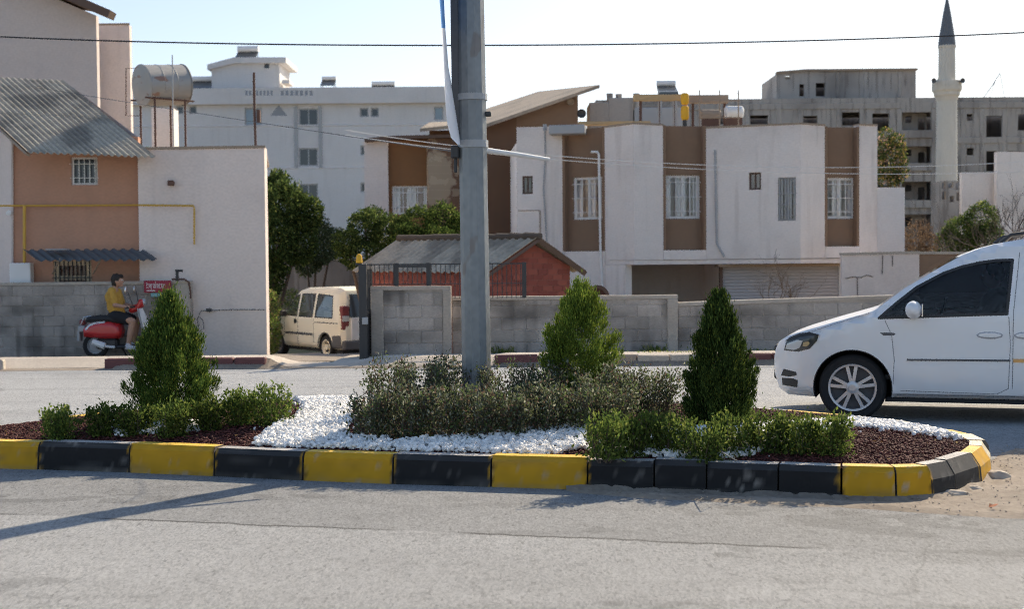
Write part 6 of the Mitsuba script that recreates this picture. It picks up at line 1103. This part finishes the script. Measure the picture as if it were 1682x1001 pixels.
b = [(hip, ches, .10, .105), (ches, nk, .09, .042), (nk, hd, .04, .045)]; sp = [(hd, (.078, .066, .092)), (hd + [.08, 0, -.012], (.014, .011, .015)), (hd + [.062, 0, -.05], (.018, .022, .012)), (hd + [.055, 0, -.07], (.025, .03, .018)), (hd + [-.005, .066, -.01], (.015, .01, .022)), (hd + [-.005, -.066, -.01], (.015, .01, .022)), (hip + [-.03, 0, 0], (.12, .13, .08))]
sh_, el_, wr_, kn_, an_ = {}, {}, {}, {}, {}
for s in (-1, 1):
    sh_[s], el_[s], wr_[s] = V3(191, 480, s * .145), V3(197, 501, s * .20), V3(213, 503.5, s * .23); kn_[s], an_[s] = V3(223, 528, s * .13), V3(215.5, 564, s * .13)
    b += [(ches + [0, s * .05, .06], sh_[s], .07, .045), (sh_[s], el_[s], .04, .034), (el_[s], wr_[s], .033, .023)] + hand(wr_[s], unit(np.array([1., s * .1, .05])), np.array([.1, 0, -1.]), .8)
    b += [(hip + [0, s * .07, 0], kn_[s], .075, .05), (kn_[s], kn_[s] * .45 + an_[s] * .55, .046, .046), (kn_[s] * .45 + an_[s] * .55, an_[s], .046, .03), (an_[s], an_[s] + [.02, 0, -.05], .032, .035), (an_[s] + [-.01, 0, -.05], an_[s] + [.11, s * .02, -.065], .03, .024)]
t = thing('person', 'boy in a yellow shirt and black shorts sitting on the red scooter', 'person'); put('body', SP.mb(figure(b, sp, .015)), 'skin', t, smooth=True)
bs = [(hip + [0, 0, .02], ches, .118, .122), (ches, ches + [.0, 0, .07], .11, .08)]
for s in (-1, 1): bs += [(ches + [0, s * .05, .06], sh_[s], .078, .056), (sh_[s], sh_[s] * .25 + el_[s] * .75, .054, .052)]
sm_ = figure(bs, [], .015); sm_.vertices += sm_.vertex_normals * ((meshkit.fbm(sm_.vertices * np.array([9.0, 9.0, 16.0]), 3) - .5) * .032)[:, None]; put('shirt', SP.mb(sm_), 'shirt_yellow', t, smooth=True); bs = []
for s in (-1, 1): bs += [(hip + [0, s * .07, 0], hip * .3 + kn_[s] * .7, .092, .078)]
put('shorts', SP.mb(figure(bs, [(hip + [-.02, 0, .0], (.128, .14, .085))], .015)), 'shorts_black', t, smooth=True)
hm = figure([], [(hd + [-.016, 0, .026], (.083, .074, .085)), (hd + [-.03, 0, -.02], (.062, .068, .07)), (hd + [.03, 0, .068], (.055, .06, .035))], .012); hm.vertices += hm.vertex_normals * ((meshkit.noise(hm.vertices * 60, 4) - .5) * .016)[:, None]; put('hair', SP.mb(hm), 'hair_dark', t, smooth=True)
for s in (-1, 1):
    put('eye', SP.mb(MB().add(trimesh.creation.icosphere(2).vertices * .009 + hd + [.069, s * .026, .012], trimesh.creation.icosphere(2).faces)), 'eye_white', t)
    put('shoe', SP.mb(figure([(an_[s] + [0, 0, -.015], an_[s] + [.01, 0, -.055], .037, .042), (an_[s] + [-.02, 0, -.055], an_[s] + [.12, s * .02, -.07], .041, .032)], [], .012)), 'shoe_white', t, smooth=True)

# ================================================================ trees and greenery beyond the walls
def crown(blobs, n, size, cols, w, clump=0.35):
    """leaves on the outside of overlapping noisy blobs [(px,py,d,rx_px,rz_px)]"""
    C, D = [], []; tot = sum(b[3] * b[4] for b in blobs)
    for px, py, d, rx, rz in blobs:
        m = int(n * rx * rz / tot); c = P(px, py, d); s = d / F; rr3 = np.array([rx * s, (rx + rz) * .5 * s, rz * s]); u = unit(R.normal(0, 1, (m, 3))); k = 0.62 + 0.62 * meshkit.fbm(u * 2.4 + px * .37, 4, 3); rad = k * R.uniform(.45, 1.05, m) ** .5
        q = u * rad[:, None]; keep = meshkit.fbm(q * 3.2 + py, 3, 9) > clump; q, u2 = q[keep], u[keep]; C.append(c + q * rr3); D.append(u2 * .7 + R.normal(0, .7, (len(q), 3)) + [0, 0, -.1])
    C, D = np.vstack(C), np.vstack(D); m = len(C); return leaves(C, D, size * R.uniform(.6, 1.3, m), size * .5 * R.uniform(.7, 1.2, m), colmix(m, cols, w, .35), .2)
def tree(name, label, cat, base, blobs, n, size, cols, w, group=None, clump=.35, tr=.09):
    t = thing(name, label, cat, group); b0 = np.asarray(base, float); m = MB()
    for px, py, d, rx, rz in blobs[:6]:
        c = P(px, py, d); mid = (b0 + c) / 2 + [0, 0, .1]; m.tube([b0 - [0, 0, .1], b0 * .6 + mid * .4 + [.03, 0, .1], mid, c], [tr, tr * .75, tr * .5, tr * .2], 7, cap=False)
    put('trunk', m, 'bark', t); lf = crown(blobs, n, size, cols, w, clump); put('crown', lf, 'leaf', t, color=lf.colors()); return t
DK = [(0.036, 0.056, 0.018), (0.055, 0.082, 0.025), (0.025, 0.040, 0.015), (0.095, 0.12, 0.035), (0.16, 0.18, 0.06)]; DW = [.36, .28, .18, .13, .05]
gz_ = lambda px, d: [*P(px, 430, d)[:2], float(ground_z(P(px, 430, d)[0], d))]
tree('tree', 'dense dark green citrus tree right beside the pale annex', 'tree', gz_(440, 38), [(468, 350, 38, 42, 58), (452, 322, 38.5, 26, 40), (500, 352, 38, 30, 34), (455, 400, 37.5, 34, 56), (490, 398, 38, 34, 40), (448, 450, 37.5, 20, 44), (458, 300, 38.5, 18, 22), (515, 345, 38, 16, 18)], 15000, .12, DK, DW)
tree('tree', 'grey green drooping tree just right of the dark citrus tree', 'tree', gz_(512, 40), [(520, 400, 40, 34, 44), (545, 400, 40.5, 26, 28), (505, 430, 40, 24, 24)], 6500, .10, [(0.075, 0.095, 0.05), (0.055, 0.075, 0.035), (0.11, 0.125, 0.07)], [.5, .3, .2])
tree('tree', 'broad citrus tree with yellowish tips in front of the brown house, left part', 'tree', gz_(610, 32), [(600, 375, 32, 32, 34), (615, 360, 32.5, 22, 20), (570, 400, 31.5, 24, 24), (640, 385, 32, 34, 34), (592, 420, 31.5, 40, 24)], 9000, .085, DK, DW)
tree('tree', 'broad citrus tree reaching behind the lamp post before the brown house window', 'tree', gz_(700, 32), [(690, 370, 32, 36, 34), (728, 366, 32.5, 32, 34), (668, 395, 31.5, 34, 30), (715, 400, 31.5, 40, 30), (752, 380, 32.5, 22, 30)], 9500, .085, [(0.036, 0.058, 0.016), (0.058, 0.085, 0.022), (0.022, 0.038, 0.012), (0.12, 0.145, 0.04)], [.36, .3, .17, .17])
tree('tree', 'tree with reddish yellow tips rising behind the right end of the bay house', 'tree', gz_(1466, 46), [(1462, 262, 46, 26, 40), (1472, 240, 46, 16, 22), (1456, 225, 46.5, 16, 16), (1478, 275, 46, 14, 26), (1458, 295, 46, 20, 18)], 6500, .10, [(0.045, 0.065, 0.02), (0.065, 0.085, 0.028), (0.03, 0.04, 0.015), (0.26, 0.20, 0.055), (0.34, 0.22, 0.17)], [.33, .22, .2, .13, .12], clump=.46)
tree('tree', 'rounded dark evergreen tree before the white house at the right', 'tree', gz_(1595, 42), [(1610, 365, 42, 32, 34), (1580, 385, 42, 34, 30), (1618, 395, 42, 34, 32), (1560, 400, 42, 26, 24)], 8000, .10, DK, DW)
def bare(t_or_label, base, h, lean, r0, depth, spread, name='bare_tree', cat='tree', matn='twig', seed=3, nb=4):
    rg = np.random.default_rng(seed); m = MB()
    def grow(p, d, L, r, k):
        q = p + d * L * .5 + rg.normal(0, L * .05, 3); e = p + d * L + rg.normal(0, L * .08, 3); m.tube([p, q, e], [r, r * .85, r * .65], 5 if k > 1 else 4, cap=False)
        if k == 0: return
        for j in range(rg.integers(2, nb)): grow(q if j == 0 else e, unit(d + rg.normal(0, spread, 3) + [0, 0, .12]), L * rg.uniform(.55, .85), r * .62, k - 1)
    for j in range(2 if nb > 3 else 1): grow(np.asarray(base, float), unit(np.array([lean + rg.normal(0, .2), rg.normal(0, .15), 1.0])), h * .38, r0, depth)
    return whole(name, m, matn, t_or_label, cat)
bare('bare leafless shrub in front of the grey roller shutter', gz_(1268, 27), 2.0, -.05, .024, 5, .42, seed=5, name='bare_shrub', cat='shrub'); bare('second bare leafless shrub before the right half of the roller shutter', gz_(1305, 27.5), 1.9, .25, .018, 4, .42, seed=8, name='bare_shrub', cat='shrub')
bare('bare branching tree before the white house at the right edge', gz_(1678, 36), 4.6, -.1, .06, 6, .42, seed=11); bare('thin bare sapling left of the rounded evergreen tree', gz_(1545, 44), 4.2, .05, .03, 5, .35, seed=21)
t = tree('shrub', 'rusty brown dry shrub behind the pale garden wall', 'shrub', gz_(1508, 40), [(1508, 392, 40, 24, 32), (1500, 410, 40, 24, 20), (1525, 405, 40, 16, 24)], 3500, .07, [(0.095, 0.065, 0.045), (0.075, 0.055, 0.04), (0.12, 0.09, 0.065)], [.5, .3, .2], clump=.42, tr=.03)
def tuft(label, px, d, w_, h_, n, cols, group=None, name='weeds', zb=None):
    c = P(px, 590, d); z = (float(pave([c[0]], [d])[0]) if d < 21 else 0.05) if zb is None else zb; q = np.c_[R.normal(0, w_, n), R.normal(0, .06, n), np.zeros(n)] + [c[0], d, z]; hh = R.uniform(.3, 1, n) * h_
    lf = leaves(q + np.c_[R.normal(0, .02, (n, 2)), R.uniform(0, .6, n) * hh], R.normal(0, .35, (n, 3)) + [0, 0, 1.0], hh * .7, .012 + .1 * hh, colmix(n, cols)); return whole(name, lf, 'leaf', label, 'weeds', group, color=lf.colors())
GR_ = [(0.08, 0.13, 0.03), (0.14, 0.18, 0.05), (0.05, 0.08, 0.025), (0.22, 0.21, 0.08)]
tree('bush', 'yellow green overgrown bush at the right corner of the annex beside the cream van', 'bush', gz_(446, 34), [(446, 515, 35, 16, 40), (448, 550, 34.5, 14, 34), (440, 572, 34, 12, 24), (470, 495, 39, 30, 22)], 4200, .08, [(0.11, 0.16, 0.04), (0.17, 0.20, 0.06), (0.06, 0.09, 0.03), (0.22, 0.16, 0.08)], [.4, .25, .2, .15], tr=.02)
for px, d, w_, h_, lab in [(825, 21.6, .12, .16, 'weeds at the foot of the grey wall just right of the lamp post'), (1075, 21.6, .10, .15, 'weeds at the foot of the grey wall near its plastered pillar'), (1100, 20.2, .3, .05, 'low grass along the far kerb between the right conifers'), (650, 21.1, .3, .05, 'low grass at the foot of the short wall panel'), (1260, 21.65, .2, .07, 'small weeds at the foot of the long wall beside the van')]:
    tuft(lab, px, d, w_, h_, 120, GR_)

# ================================================================ overhead wires
def wire(label, pts_, r, matn, cat='wire'):
    pts_ = np.array([P(*a) for a in pts_]); tt = np.linspace(0, 1, len(pts_)); from_ = np.linspace(0, 1, 40); c = np.stack([np.polyval(np.polyfit(tt, pts_[:, k], min(3, len(pts_) - 1)), from_) for k in range(3)], 1); return whole('overhead_wire', MB().tube(c, r, 6, cap=False), matn, label, cat)
wire('thick dark overhead wire sagging across the whole sky', [(-300, 40, 25.5), (0, 59, 25.5), (400, 71, 25.5), (800, 75, 25.5), (1200, 71, 25.5), (1682, 52, 25.5), (1950, 36, 25.5)], .015, 'wire_dark')
wire('thin grey wire dropping from the left houses to the lamp post', [(60, 143, 26), (140, 156, 25), (260, 176, 23.0), (500, 214, 17), (640, 232, 14), (752, 249, 11.3)], .0045, 'grey_plastic')
wire('thin white wire running in front of the bay house, upper of the pair', [(560, 214, 24), (760, 238, 25), (950, 258, 26.5), (1180, 274, 28), (1420, 277, 29), (1682, 263, 30), (1900, 246, 31)], .008, 'wire_white'); wire('thin white wire running in front of the bay house, lower of the pair', [(560, 222, 24), (760, 246, 25), (950, 264, 26.5), (1180, 281, 28), (1420, 287, 29), (1682, 281, 30), (1900, 270, 31)], .008, 'wire_white')
